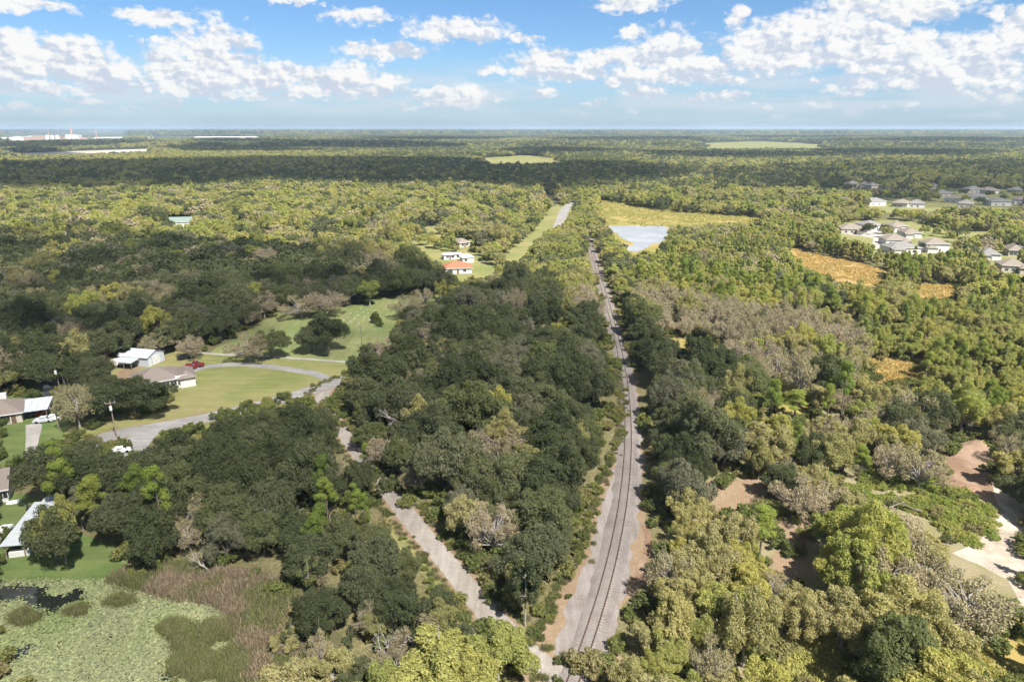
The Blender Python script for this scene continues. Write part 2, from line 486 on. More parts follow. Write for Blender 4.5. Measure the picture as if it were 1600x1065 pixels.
class MB:
    """collects boxes, prisms and tubes into one mesh"""

    def __init__(self):
        self.v, self.f = [], []

    def box(self, x0, x1, y0, y1, z0, z1):
        b = len(self.v)
        self.v += [(x0, y0, z0), (x1, y0, z0), (x1, y1, z0), (x0, y1, z0), (x0, y0, z1), (x1, y0, z1), (x1, y1, z1), (x0, y1, z1)]
        self.f += [[b + i for i in q] for q in ((0, 3, 2, 1), (4, 5, 6, 7), (0, 1, 5, 4), (1, 2, 6, 5), (2, 3, 7, 6), (3, 0, 4, 7))]
        return self

    def poly(self, pts, faces):
        b = len(self.v)
        self.v += [tuple(p) for p in pts]
        self.f += [[b + i for i in q] for q in faces]
        return self

    def tube(self, pts, radii, sides=6, cap=True):
        b = len(self.v)
        pts = [Vector(p) for p in pts]
        for i, p in enumerate(pts):
            d = (pts[min(i + 1, len(pts) - 1)] - pts[max(i - 1, 0)]).normalized()
            u = d.cross(Vector((0.31, 0.17, 0.93)) if abs(d.z) < 0.9 else Vector((1, 0, 0))).normalized()
            v = d.cross(u)
            for k in range(sides):
                a = 2 * math.pi * k / sides
                self.v.append(tuple(p + (u * math.cos(a) + v * math.sin(a)) * radii[i]))
        for i in range(len(pts) - 1):
            for k in range(sides):
                k2 = (k + 1) % sides
                self.f.append([b + i * sides + k, b + i * sides + k2, b + (i + 1) * sides + k2, b + (i + 1) * sides + k])
        if cap:
            self.f.append([b + (len(pts) - 1) * sides + k for k in range(sides)])
            self.f.append([b + sides - 1 - k for k in range(sides)])
        return self

    def mesh(self, name, m):
        return mesh_np(name, np.array(self.v), self.f, [m], flat=True)

    def build(self, name, m, parent=None):
        o = bpy.data.objects.new(name, self.mesh(name, m))
        C.objects.link(o)
        if parent is not None:
            o.parent = parent
        return o


def tag(o, label=None, cat=None, group=None, kind=None):
    if label:
        o['label'] = label
    if cat:
        o['category'] = cat
    if group:
        o['group'] = group
    if kind:
        o['kind'] = kind
    return o


def thing(name, label, cat, loc=(0, 0, 0), rz=0.0, group=None):
    o = bpy.data.objects.new(name, None)
    o.empty_display_size = 0.5
    C.objects.link(o)
    o.location = loc
    o.rotation_euler = (0, 0, rz)
    return tag(o, label, cat, group)


def inside(P, poly):
    """vectorised point in polygon, P (n,2)"""
    P = np.asarray(P, dtype=float)
    x, y = P[:, 0], P[:, 1]
    r = np.zeros(len(P), dtype=bool)
    j = len(poly) - 1
    for i in range(len(poly)):
        xi, yi = poly[i]
        xj, yj = poly[j]
        c = ((yi > y) != (yj > y))
        if yj != yi:
            r ^= c & (x < (xj - xi) * (y - yi) / (yj - yi) + xi)
        j = i
    return r


def ragged(poly, step, amp, seed):
    """a polygon's outline cut into short steps and made uneven"""
    out = []
    n = len(poly)
    for i in range(n):
        a, b = np.array(poly[i]), np.array(poly[(i + 1) % n])
        L = np.linalg.norm(b - a)
        k = max(1, int(L / step))
        nrm = np.array([-(b - a)[1], (b - a)[0]]) / max(L, 1e-6)
        for j in range(k):
            p = a + (b - a) * j / k
            s = mnoise.fractal(Vector((p[0] / (step * 3), p[1] / (step * 3), seed)), 0.8, 2.0, 4)
            out.append(p + nrm * s * amp)
    return np.array(out)


SHEETS = 0


def sheet(name, poly, z, m, step=2.0, amp=1.0, label=None, kind='structure', seed=0, cat=None):
    p = ragged(poly, step, amp, seed + 0.37)
    bm = bmesh.new()
    vs = [bm.verts.new((a, b, z)) for a, b in p]
    f = bm.faces.new(vs)
    bmesh.ops.triangulate(bm, faces=[f])
    bmesh.ops.recalc_face_normals(bm, faces=bm.faces)
    for f in bm.faces:
        if f.normal.z < 0:
            f.normal_flip()
    me = bpy.data.meshes.new(name)
    bm.to_mesh(me)
    bm.free()
    me.materials.append(MATS[m])
    o = bpy.data.objects.new(name, me)
    C.objects.link(o)
    tag(o, label, cat, None, kind)
    return o


def spline(pts, step):
    """points along a smooth curve through pts at about the given spacing"""
    P = [np.array(p, dtype=float) for p in pts]
    P = [2 * P[0] - P[1]] + P + [2 * P[-1] - P[-2]]
    out = []
    for i in range(1, len(P) - 2):
        L = np.linalg.norm(P[i + 1] - P[i])
        k = max(1, int(round(L / step)))
        for j in range(k):
            t = j / k
            out.append(0.5 * ((2 * P[i]) + (-P[i - 1] + P[i + 1]) * t + (2 * P[i - 1] - 5 * P[i] + 4 * P[i + 1] - P[i + 2]) * t * t + (-P[i - 1] + 3 * P[i] - 3 * P[i + 1] + P[i + 2]) * t ** 3))
    out.append(P[-2])
    return np.array(out)


def ribbon(pts, w0, w1=None):
    """outline of a strip of given half widths along a curve"""
    pts = np.asarray(pts)
    t = np.gradient(pts, axis=0)
    t /= np.linalg.norm(t, axis=1)[:, None]
    nrm = np.stack([-t[:, 1], t[:, 0]], 1)
    hw = np.linspace(w0, w1 if w1 is not None else w0, len(pts))[:, None]
    return np.concatenate([pts + nrm * hw, (pts - nrm * hw)[::-1]])


rng = np.random.default_rng(7)
random.seed(7)

# ------------------------------------------------------------------ the ground
R_G = 30000.0
me = MB().poly([(-R_G, -2000, 0), (R_G, -2000, 0), (R_G, 2 * R_G, 0), (-R_G, 2 * R_G, 0)], [(0, 1, 2, 3)])
tag(me.build('ground', 'terrain'), 'flat wooded plain reaching to the horizon', None, None, 'structure')

LEFT_EDGE = [(795, 1068), (825, 998), (847, 975), (870, 922), (904, 873), (916, 831), (927, 774), (950, 728), (967, 683), (970, 630), (965, 583), (958, 546), (951, 520), (946, 494), (940, 470), (933, 446), (931, 427), (924, 393), (916, 356), (909, 346)]
RIGHT_EDGE = [(912, 346), (921, 356), (931.6, 393), (942, 427), (944, 436), (952, 454), (959.5, 478), (969, 507), (980, 544), (990, 578), (999, 617), (1003, 683), (1007, 709), (1003, 774), (1007, 820), (1022, 842), (1020, 873), (992, 896), (988, 926), (958, 964), (942, 1002), (903, 1044), (893, 1068)]
GRAVEL_L = [(845, 1068), (863, 1013), (885, 949), (912, 896), (927, 842), (939, 793), (958, 736), (969, 683), (971, 630), (966, 583), (959, 546), (952, 520), (947, 494), (940, 470), (934, 446), (931, 427), (924, 393), (916, 356), (909, 346)]
GRAVEL_R = [(912, 346), (921, 356), (931, 393), (941, 427), (943, 436), (951, 454), (958, 478), (967, 507), (978, 544), (987, 578), (996, 617), (1003, 683), (1005, 755), (999, 812), (988, 873), (976, 934), (962, 1000), (950, 1068)]

sheet('railway_verge', GP([(790, 1100)] + LEFT_EDGE + RIGHT_EDGE[:-2] + [(975, 1030), (960, 1100)]), 0.010, 'litter', 2.0, 0.9, 'strip of brown leaf litter along the railway', seed=1)
sheet('railway_bed', GP([(845, 1100)] + GRAVEL_L + GRAVEL_R + [(945, 1100)]), 0.030, 'gravel_bed', 1.0, 0.9, 'broad pale gravel bed under the railway', seed=2)

# lawns, fields, clearings
CEMETERY = [(318, 558), (345, 540), (400, 508), (440, 484), (480, 470), (545, 470), (625, 455), (700, 455), (690, 480), (640, 505), (610, 535), (575, 572), (545, 572), (330, 558)]
HOUSE_LAWN = [(60, 700), (75, 655), (120, 610), (180, 570), (240, 545), (330, 554), (550, 570), (560, 582), (515, 610), (480, 640), (330, 668), (165, 694)]
sheet('cemetery_lawn', GP(CEMETERY), 0.012, 'cemetery_grass', 3, 1.0, 'mown green lawn of a small cemetery', seed=3)
sheet('house_lawn', GP(HOUSE_LAWN), 0.016, 'lawn', 3, 1.0, 'dry green lawn around the taupe-roofed house', seed=4)
sheet('front_lawn', GP([(-60, 600), (60, 590), (125, 640), (90, 700), (40, 725), (-60, 730)]), 0.020, 'lawn_deep', 3, 0.8, 'green lawn around the house with the metal carport', seed=5)
sheet('lakeside_lawn', GP([(-120, 770), (30, 770), (90, 790), (120, 830), (170, 850), (210, 890), (185, 908), (100, 906), (-120, 916)]), 0.012, 'lawn_deep', 2, 0.6, 'deep green lawn sloping to the lily pond', seed=6)
sheet('lane_verge', GP([(600, 760), (690, 800), (740, 870), (790, 950), (830, 1000), (800, 1010), (740, 985), (690, 930), (640, 870), (600, 830)]), 0.008, 'lawn', 2, 0.8, 'grass verge along both sides of the lane', seed=7)
sheet('clearing', GP([(1040, 860), (1100, 740), (1230, 640), (1360, 600), (1500, 640), (1700, 640), (1800, 1000), (1800, 1150), (1000, 1150)]), 0.010, 'scrub', 4, 2.0, 'rough clearing with bare tan earth', seed=8)
sheet('sunny_grass', GP([(1180, 1000), (1320, 985), (1460, 1000), (1620, 960), (1750, 1150), (1150, 1150)]), 0.016, 'meadow', 2.5, 1.2, 'dry yellow grass under scattered trees', seed=9)
sheet('sand_track', GP([(1490, 865), (1535, 835), (1565, 800), (1545, 745), (1580, 740), (1610, 800), (1720, 860), (1760, 980), (1640, 990), (1595, 945), (1575, 905)]), 0.022, 'sand', 2, 0.9, 'bare pale sand track at the edge of the clearing', seed=10)
sheet('bare_earth', GP([(1455, 760), (1475, 715), (1500, 680), (1560, 680), (1575, 735), (1560, 790), (1500, 775)]), 0.018, 'red_earth', 2, 0.9, 'scraped reddish earth beside the brush', seed=11)
for i, p in enumerate([[(1195, 872), (1265, 862), (1275, 900), (1205, 908)], [(1205, 815), (1270, 805), (1268, 860), (1215, 868)], [(1105, 752), (1190, 745), (1200, 800), (1110, 812)], [(1060, 790), (1110, 800), (1110, 840), (1060, 840)], [(1345, 562), (1445, 556), (1445, 600), (1355, 606)], [(1210, 625), (1280, 618), (1275, 662), (1215, 668)], [(1015, 515), (1110, 520), (1100, 555), (1025, 548)]]):
    sheet('bare_patch', GP(p), 0.024 + 0.002 * i, ['litter', 'litter', 'litter', 'litter', 'orange_marsh', 'meadow', 'meadow'][i], 1.5, 0.9,
          'bare patch of open ground among the trees', seed=12 + i)

sheet('meadow', GP([(930, 308), (985, 316), (1040, 329), (1200, 336), (1200, 350), (1045, 354), (1045, 385), (1000, 405), (965, 395), (940, 350)]), 0.03, 'meadow', 6, 2, 'yellow meadow around the small lake', seed=20)
sheet('marsh_meadow', GP([(1225, 385), (1330, 408), (1385, 422), (1375, 448), (1310, 440), (1250, 415)]), 0.03, 'orange_marsh', 5, 2, 'orange marsh grass between cypress stands', seed=21)
sheet('marsh_meadow', GP([(1430, 444), (1500, 444), (1495, 475), (1430, 470)]), 0.03, 'orange_marsh', 5, 2, 'small orange marsh glade before the cypress stand', seed=22)
sheet('grass_strip', GP([(630, 350), (700, 340), (790, 330), (850, 330), (905, 305), (915, 330), (880, 360), (830, 400), (790, 440), (690, 445), (650, 400)]), 0.03, 'lawn', 5, 1.5, 'open sunny grass around the roadside houses', seed=23)
sheet('subdivision_ground', GP([(1270, 370), (1310, 344), (1440, 344), (1560, 358), (1620, 375), (1760, 400), (1760, 450), (1560, 430), (1500, 400), (1380, 402)]), 0.03, 'lawn', 6, 2, 'lawns around the new housing estate', seed=24)
sheet('subdivision_ground', GP([(1330, 322), (1480, 300), (1800, 285), (1800, 345), (1500, 335), (1340, 332)]), 0.03, 'lawn', 8, 3, 'lawns around the shaded housing estate beyond', seed=25)
sheet('far_meadow', GP([(730, 249), (820, 242), (890, 250), (888, 258), (738, 257)]), 0.05, 'far_field', 20, 20, 'pale yellow field amid the woods', seed=26)
sheet('far_meadow', GP([(1075, 224.5), (1195, 221), (1310, 227), (1300, 233), (1085, 233)]), 0.05, 'far_field', 40, 40, 'pale green fields before the horizon', seed=27)
sheet('far_meadow', GP([(1560, 231), (1700, 229), (1700, 235), (1570, 236)]), 0.05, 'far_field', 40, 40, 'narrow pale field at the edge of the plain', seed=28)
sheet('far_quarry', GP([(-60, 243.5), (110, 236.5), (255, 232), (245, 237.5), (110, 240.5), (-60, 247)]), 0.05, 'far_sand', 20, 5, 'long strip of pale bare ground by the far works', seed=29)
sheet('works_yard', GP([(-120, 218), (205, 216), (205, 221), (-120, 224)]), 0.05, 'far_sand', 30, 8, 'pale yard of the distant works', seed=30)

# pond, lake
POND = [(-160, 912), (90, 908), (190, 906), (260, 918), (330, 930), (380, 945), (420, 1000), (430, 1080), (430, 1200), (-200, 1200)]
sheet('marsh_edge', GP([(-160, 900), (100, 902), (190, 898), (280, 890), (400, 905), (480, 930), (540, 1000), (560, 1200), (380, 1200), (360, 1060), (250, 960), (-160, 930)]), 0.006, 'marsh_mud', 2, 0.8, 'wet marsh edge of the lily pond', seed=31)
sheet('pond', GP(POND), 0.014, 'pond_water', 1.5, 0.6, 'dark still pond water', seed=32)
sheet('lake', GP([(950, 354), (968, 352.5), (1000, 351.5), (1040, 351), (1044, 358), (1042, 372), (1034, 379), (1020, 381), (1012, 387), (996, 393), (984, 392), (980, 386), (992, 380), (978, 375), (966, 366), (955, 359)]), 0.06, 'lake_water', 4, 2.2, 'small pale lake in the meadow', seed=33)
sheet('lake', GP([(1575, 378), (1640, 376), (1640, 390), (1585, 386)]), 0.06, 'lake_water', 6, 1.0, 'retention pond behind the housing estate', seed=34)

# roads
LANE = spline([G(905, 1072), G(850, 1040), G(790, 984), G(752, 945), G(700, 880), G(650, 822), G(600, 757), G(545, 687), G(515, 645), G(503, 622), G(512, 606), G(540, 592), G(575, 575)], 2.0)
sheet('lane_shoulder', ribbon(LANE, 2.8), 0.031, 'litter', 1.2, 0.6, 'worn sandy edge of the lane', seed=39)
sheet('lane', ribbon(LANE, 1.85), 0.034, 'lane_gravel', 1.2, 0.10, 'pale gravel lane crossing the railway', seed=40)
ROAD = spline([G(120, 706), G(165, 683), G(240, 668), G(320, 653), G(400, 634), G(470, 615), G(515, 600), G(560, 585)], 2.0)
sheet('road_shoulder', ribbon(ROAD, 3.5), 0.038, 'litter', 1.2, 0.5, 'worn sandy edge of the road', seed=38)
sheet('road', ribbon(ROAD, 2.9), 0.040, 'asphalt_pale', 1.5, 0.15, 'pale asphalt road past the houses', seed=41)
SIDE = spline([G(235, 672), G(215, 690), G(200, 715), G(180, 760)], 2.0)
sheet('road', ribbon(SIDE, 3.0), 0.044, 'asphalt_pale', 1.5, 0.2, 'short side road dropping into the trees', seed=42)
DRIVE = spline([G(512, 592), G(488, 583), G(445, 576), G(400, 570.5), G(365, 569.5), G(330, 572), G(300, 579), G(286, 585)], 2.0)
sheet('driveway', ribbon(DRIVE, 1.7), 0.036, 'drive_gravel', 1.5, 0.12, 'curving grey gravel driveway to the taupe-roofed house', seed=43)
sheet('driveway', GP([(40, 664), (62, 660), (66, 664), (60, 690), (48, 730), (32, 735), (40, 700)]), 0.036, 'concrete', 2, 0.1, 'concrete driveway from the metal carport', seed=44)
PATH = spline([G(285, 548), G(330, 552.5), G(430, 557.5), G(550, 566), G(575, 569)], 3.0)
sheet('path', ribbon(PATH, 0.75), 0.030, 'concrete', 2, 0.1, 'narrow white path along the cemetery', seed=45)
sheet('driveway', GP([(170, 600), (185, 580), (215, 567), (245, 560), (262, 556), (258, 562), (225, 572), (200, 590), (180, 612)]), 0.028, 'litter', 2, 0.4, 'sandy yard by the grey shed', seed=46)
FARROAD = spline([G(868, 362), G(876, 345), G(880, 332), G(886, 324), G(897, 314), G(899, 306)], 6.0)
sheet('road', ribbon(FARROAD, 3.6, 4.5), 0.06, 'asphalt_pale', 6, 0.3, 'distant pale road curving beside the railway', seed=47)
sheet('road', GP([(1300, 358), (1360, 352), (1400, 362), (1385, 378), (1390, 390), (1360, 392), (1365, 372), (1310, 364)]), 0.05, 'concrete', 6, 0.4, 'pale road of the new housing estate', seed=48)
sheet('side_track', GP([(1003, 815), (1014, 822), (1026, 870), (1012, 905), (994, 925), (992, 900), (1004, 868), (1006, 840)]), 0.036, 'red_earth', 1.5, 0.4, 'muddy wheel track beside the gravel bed', seed=49)

# ------------------------------------------------------------------ railway
RAIL_PX = [(893, 1085), (898, 1065), (906, 1034), (927, 964), (946, 907), (961.5, 842.5), (973, 785.5), (980.5, 736), (983.7, 683), (982, 657), (976.6, 604), (970, 557), (962, 520), (954, 494), (946, 467), (940, 441), (934, 425), (926, 396), (919.5, 367), (913, 348), (905, 325)]
rp = np.array([G(*p) for p in RAIL_PX])
# smooth the surveyed line
cx = np.polyfit(rp[:, 1], rp[:, 0], 5)
ys = np.arange(66, 640, 0.5)
line = np.stack([np.polyval(cx, ys), ys], 1)
seg = np.concatenate(([0], np.cumsum(np.linalg.norm(np.diff(line, axis=0), axis=1))))


def along(s):
    return np.array([np.interp(s, seg, line[:, 0]), np.interp(s, seg, line[:, 1])])


track = thing('railway_track', 'single railway track of two rusty rails on wooden ties, running to the horizon', 'railway', (*along(0), 0))
T0 = np.array([*along(0), 0])
bal_s = np.arange(0, seg[-1], 3.0)
V, Q = [], []
prof = [(-2.3, 0.034), (-1.55, 0.16), (1.55, 0.16), (2.3, 0.034)]
for i, s in enumerate(bal_s):
    p, q = along(s), along(min(s + 1, seg[-1]))
    q = q if s + 1 < seg[-1] else p + (p - along(s - 1))
    t = (q - p) / np.linalg.norm(q - p)
    nx = np.array([t[1], -t[0]])
    for off, z in prof:
        o2 = off + 0.55 * mnoise.fractal(Vector((s * 0.22, off, 3)), 0.8, 2, 3) * (1.0 if abs(off) > 2 else 0.35)
        V.append((*(p + nx * o2), z))
    if i:
        b = (i - 1) * 4
        for k in range(3):
            Q.append([b + k, b + k + 1, b + 4 + k + 1, b + 4 + k])
V = np.array(V) - T0
o = bpy.data.objects.new('ballast', mesh_np('ballast', V, Q, ['ballast']))
C.objects.link(o)
o.parent = track
o['label'] = 'low bank of crushed grey stone under the ties'
rail_s = np.concatenate([np.arange(0, 150, 1.5), np.arange(150, seg[-1], 4.0)])
for side in (-1, 1):
    b = MB()
    rings = []
    for s in rail_s:
        p = along(s)
        q = along(s + 0.6) if s + 0.6 < seg[-1] else p + (p - along(s - 0.6))
        t = (q - p) / np.linalg.norm(q - p)
        nx = np.array([t[1], -t[0]])
        c = p + nx * side * 0.755 - T0[:2]
        k0 = len(b.v)
        for off, z in ((-0.08, 0.212), (-0.045, 0.24), (-0.045, 0.37), (0.045, 0.37), (0.045, 0.24), (0.08, 0.212)):
            b.v.append((*(c + nx * off), z))
        rings.append(k0)
    for a0, a1 in zip(rings, rings[1:]):
        for k in range(5):
            b.f.append([a0 + k, a0 + k + 1, a1 + k + 1, a1 + k])
    b.build('rail', 'rail_steel', track)
tie_meshes = []
for k in range(4):
    w_ = 0.10 + 0.008 * k
    bm_ = MB().box(-1.3 - 0.03 * k, 1.3 + 0.02 * k, -w_, w_, 0.02, 0.205)
    tie_meshes.append(bm_.mesh('tie', 'tie_wood'))
n_tie = 0
far = MB()
s = 6.0
while s < seg[-1] - 2:
    p = along(s)
    q = along(s + 0.5)
    a = math.atan2(-(q - p)[0], (q - p)[1]) + random.uniform(-0.02, 0.02)
    if n_tie < 300:
        o = bpy.data.objects.new('tie', random.choice(tie_meshes))
        C.objects.link(o)
        o.parent = track
        o.location = (*(p - T0[:2]), random.uniform(-0.06, -0.01))
        o.rotation_euler = (0, 0, a)
    else:
        c_, s_ = math.cos(a), math.sin(a)
        b0 = len(far.v)
        far.box(-1.3, 1.3, -0.12, 0.12, 0.02, 0.205)
        far.v[b0:] = [(x * c_ - y * s_ + p[0] - T0[0], x * s_ + y * c_ + p[1] - T0[1], z) for x, y, z in far.v[b0:]]
    n_tie += 1
    s += 0.62 + random.uniform(-0.04, 0.04)
tag(far.build('distant_ties', 'tie_wood', track), kind='stuff')


# ------------------------------------------------------------------ buildings
def frame_of(A, B):
    a, b = np.array(G(*A)), np.array(G(*B))
    u = (b - a)
    return a, math.atan2(u[1], u[0]), float(np.linalg.norm(u))


def roof_hip(b, x0, x1, y0, y1, z, rise, ov=0.5, gable=False, gx=False, thick=0.14):
    x0, x1, y0, y1 = x0 - ov, x1 + ov, y0 - ov, y1 + ov
    W, Dp = x1 - x0, y1 - y0
    if W >= Dp:
        i = 0.02 if gable else Dp / 2
        r0, r1 = (x0 + i, (y0 + y1) / 2), (x1 - i, (y0 + y1) / 2)
        top = [(x0, y0, z), (x1, y0, z), (x1, y1, z), (x0, y1, z), (*r0, z + rise), (*r1, z + rise)]
        fc = [(0, 1, 5, 4), (2, 3, 4, 5), (1, 2, 5), (3, 0, 4)]
    else:
        i = 0.02 if gable else W / 2
        r0, r1 = ((x0 + x1) / 2, y0 + i), ((x0 + x1) / 2, y1 - i)
        top = [(x0, y0, z), (x1, y0, z), (x1, y1, z), (x0, y1, z), (*r0, z + rise), (*r1, z + rise)]
        fc = [(0, 1, 4), (2, 3, 5), (1, 2, 5, 4), (3, 0, 4, 5)]
    low = [(x, y, zz - thick) for x, y, zz in top[:4]]
    b.poly(top + low, list(fc) + [(6, 7, 1, 0), (7, 8, 2, 1), (8, 9, 3, 2), (9, 6, 0, 3), (9, 8, 7, 6)])
    return b


def window(par, x, z, wd, ht, y, axis='y', pane='glass_dark'):
    """a framed window set in a wall: frame, pane and mullion"""
    e = 0.05
    if axis == 'y':
        f = MB().box(x - wd / 2 - 0.1, x + wd / 2 + 0.1, y - e, y + 0.02, z - 0.1, z + ht + 0.1).build('window', 'trim_white', par)
        MB().box(x - wd / 2, x - 0.04, y - e - 0.03, y - e + 0.01, z, z + ht).build('pane', pane, f)
        MB().box(x + 0.04, x + wd / 2, y - e - 0.03, y - e + 0.01, z, z + ht).build('pane', pane, f)
    else:
        f = MB().box(y - 0.02, y + e, x - wd / 2 - 0.1, x + wd / 2 + 0.1, z - 0.1, z + ht + 0.1).build('window', 'trim_white', par)
        MB().box(y + e - 0.01, y + e + 0.03, x - wd / 2, x - 0.04, z, z + ht).build('pane', pane, f)
        MB().box(y + e - 0.01, y + e + 0.03, x + 0.04, x + wd / 2, z, z + ht).build('pane', pane, f)


def house(label, A, B, depth, h, rise, wall, roof, wins=(), door=None, garage=None, gable=False, wing=None, chimney=None, name='house', cat='house', group=None, width=None):
    a, rz, W = frame_of(A, B)
    if width:
        W = width
    t = thing(name, label, cat, (a[0], a[1], 0), rz, group)
    wl = MB().box(0, W, 0, depth, 0, h)
    if gable:
        if W >= depth:
            wl.poly([(0, 0, h), (0, depth, h), (0, depth / 2, h + rise * 0.93), (W, 0, h), (W, depth, h), (W, depth / 2, h + rise * 0.93)], [(0, 2, 1), (3, 4, 5), (0, 3, 5, 2), (1, 2, 5, 4)])
        else:
            wl.poly([(0, 0, h), (W, 0, h), (W / 2, 0, h + rise * 0.93), (0, depth, h), (W, depth, h), (W / 2, depth, h + rise * 0.93)], [(0, 1, 2), (3, 5, 4), (0, 2, 5, 3), (1, 4, 5, 2)])
    wl.build('wall', wall, t)
    rf = roof_hip(MB(), 0, W, 0, depth, h + 0.02, rise, gable=gable).build('roof', roof, t)
    MB().box(-0.52, W + 0.52, -0.56, -0.502, h - 0.16, h + 0.06).build('fascia', 'trim_white', t)
    for x in wins:
        window(t, x * W, 0.9, 1.5, 1.25, 0)
    window(t, depth * 0.5, 0.9, 1.3, 1.2, W, 'x')
    if door is not None:
        d = MB().box(door * W - 0.5, door * W + 0.5, -0.06, 0.02, 0.02, 2.1).build('door', 'door_dark', t)
        MB().box(door * W + 0.32, door * W + 0.4, -0.1, -0.05, 0.95, 1.05).build('handle', 'metal_sheet', d)
    if garage is not None:
        for k in range(4):
            MB().box(garage * W - 2.3, garage * W + 2.3, -0.07, 0.02, 0.03 + k * 0.55, 0.56 + k * 0.55).build('garage_panel', 'trim_white', t)
    if chimney:
        MB().box(chimney[0] * W - 0.7, chimney[0] * W + 0.7, chimney[1] * depth - 0.6, chimney[1] * depth + 0.6, h, h + rise + 0.8).build('chimney', 'wall_white', rf)
    if wing:
        x0, x1, y0, y1, hh, rr = wing
        MB().box(x0 * W, x1 * W, y0, y1, 0, hh).build('wing_wall', wall, t)
        roof_hip(MB(), x0 * W, x1 * W, y0, y1, hh + 0.05, rr, gable=False).build('wing_roof', roof, t)
    return t


h1 = house('white house with long taupe hip roof behind the big round oak', (212, 617), (284, 604.5), 10.5, 2.9, 2.6, 'wall_white', 'roof_taupe', (0.2, 0.68, 0.84), 0.5, None, wing=(0.98, 1.32, -0.9, 8.0, 2.75, 1.7))
MB().box(10.2, 13.3, -0.35, -0.15, 2.55, 3.6).build('porch_gable', 'trim_white', h1)
house('house with taupe roof and white chimney beside the metal carport', (-52, 672), (36, 659), 9.5, 2.7, 2.5, 'wall_cream', 'roof_taupe', (0.3, 0.6, 0.72), 0.85, None, chimney=(0.62, 0.72))
house('cottage with brown gable roof at the edge of the lakeside lawn', (-75, 800), (14, 783), 8.5, 2.8, 2.6, 'wall_white', 'roof_taupe', (0.55, 0.8, 0.92), 0.3, None, gable=True)


def shed_roof(label, A, B, depth, h0, h1_, m, walls=False, name='pole_barn', cat='barn', panels=8, along_x=True):
    """open shed: posts, roof of separate metal sheets, tie beams"""
    a, rz, W = frame_of(A, B)
    t = thing(name, label, cat, (a[0], a[1], 0), rz)
    for x in (0.1, W - 0.1):
        for y in np.linspace(0.15, depth - 0.15, 4):
            MB().box(x - 0.08, x + 0.08, y - 0.08, y + 0.08, 0, min(h0, h1_) - 0.05).build('post', 'wood_pole', t)
    if along_x:
        for k in range(panels):
            x0, x1 = -0.4 + (W + 0.8) * k / panels, -0.4 + (W + 0.8) * (k + 1) / panels - 0.05
            z = 0.03 * (k % 2)
            MB().poly([(x0, -0.4, h0 + z), (x1, -0.4, h0 + z), (x1, depth + 0.4, h1_ + z), (x0, depth + 0.4, h1_ + z), (x0, -0.4, h0 - 0.07 + z), (x1, -0.4, h0 - 0.07 + z), (x1, depth + 0.4, h1_ - 0.07 + z), (x0, depth + 0.4, h1_ - 0.07 + z)],
                      [(0, 1, 2, 3), (7, 6, 5, 4), (4, 5, 1, 0), (5, 6, 2, 1), (6, 7, 3, 2), (7, 4, 0, 3)]).build('roof_sheet', m, t)
    else:
        for k in range(panels):
            y0, y1 = -0.4 + (depth + 0.8) * k / panels, -0.4 + (depth + 0.8) * (k + 1) / panels - 0.04
            z = 0.025 * (k % 2)
            MB().poly([(-0.4, y0, h0 + z), (W + 0.4, y0, h1_ + z), (W + 0.4, y1, h1_ + z), (-0.4, y1, h0 + z), (-0.4, y0, h0 - 0.07 + z), (W + 0.4, y0, h1_ - 0.07 + z), (W + 0.4, y1, h1_ - 0.07 + z), (-0.4, y1, h0 - 0.07 + z)],
                      [(0, 1, 2, 3), (7, 6, 5, 4), (4, 5, 1, 0), (5, 6, 2, 1), (6, 7, 3, 2), (7, 4, 0, 3)]).build('roof_sheet', m, t)
    MB().box(0, W, depth - 0.12, depth, 0, min(h0, h1_) - 0.1).build('back_wall', 'wall_grey', t)
    MB().box(-0.1, W + 0.1, -0.1, 0.1, min(h0, h1_) - 0.3, min(h0, h1_) - 0.08).build('beam', 'trim_white', t)
    return t


shed_roof('flat silver metal carport joined to the taupe-roofed house, cars beneath', (24, 660), (75, 653), 7.5, 2.6, 3.1, 'metal_blue', name='carport', cat='carport', panels=9)
b1 = shed_roof('long open barn with grey metal roof on the lakeside lawn', (10, 874), (41, 870), 14, 2.9, 2.7, 'metal_sheet', panels=12, along_x=False)
MB().box(0.3, 3.4, 0.4, 1.4, 0.02, 1.0).build('white_bench', 'wall_white', b1)
shed_roof('small garden shelter with grey metal roof behind the long barn', (58, 817), (72, 815.5), 5.5, 2.3, 2.5, 'metal_sheet', name='garden_shelter', cat='shed', panels=5, along_x=False)
# grey workshop with gable end and white door
a = np.array(G(196, 570))
ws = thing('workshop', 'grey metal workshop with white roller door and low gable roof', 'shed', (a[0], a[1], 0), math.radians(-14))
MB().box(0, 8.5, 0, 7, 0, 3.0).poly([(0, 0, 3), (8.5, 0, 3), (8.5, 7, 3), (0, 7, 3), (0, 3.5, 4.3), (8.5, 3.5, 4.3)], [(0, 4, 3), (1, 2, 5), (0, 1, 5, 4), (2, 3, 4, 5)]).build('wall', 'wall_grey', ws)
for k in range(7):
    for sgn in (0, 1):
        x0, x1 = -0.3 + 9.1 * k / 7, -0.3 + 9.1 * (k + 1) / 7 - 0.04
        y0, y1 = (-0.4, 3.5) if sgn == 0 else (7.4, 3.5)
        MB().poly([(x0, y0, 2.93), (x1, y0, 2.93), (x1, y1, 4.42), (x0, y1, 4.42), (x0, y0, 2.99), (x1, y0, 2.99), (x1, y1, 4.48), (x0, y1, 4.48)], [(0, 1, 2, 3), (7, 6, 5, 4), (0, 4, 5, 1), (1, 5, 6, 2), (2, 6, 7, 3), (3, 7, 4, 0)]).build('roof_sheet', 'metal_blue', ws)
MB().box(8.48, 8.58, 2.0, 5.0, 0.03, 2.8).build('roller_door', 'trim_white', ws)
MB().box(8.48, 8.57, 0.5, 1.4, 0.03, 2.1).build('door', 'trim_white', ws)
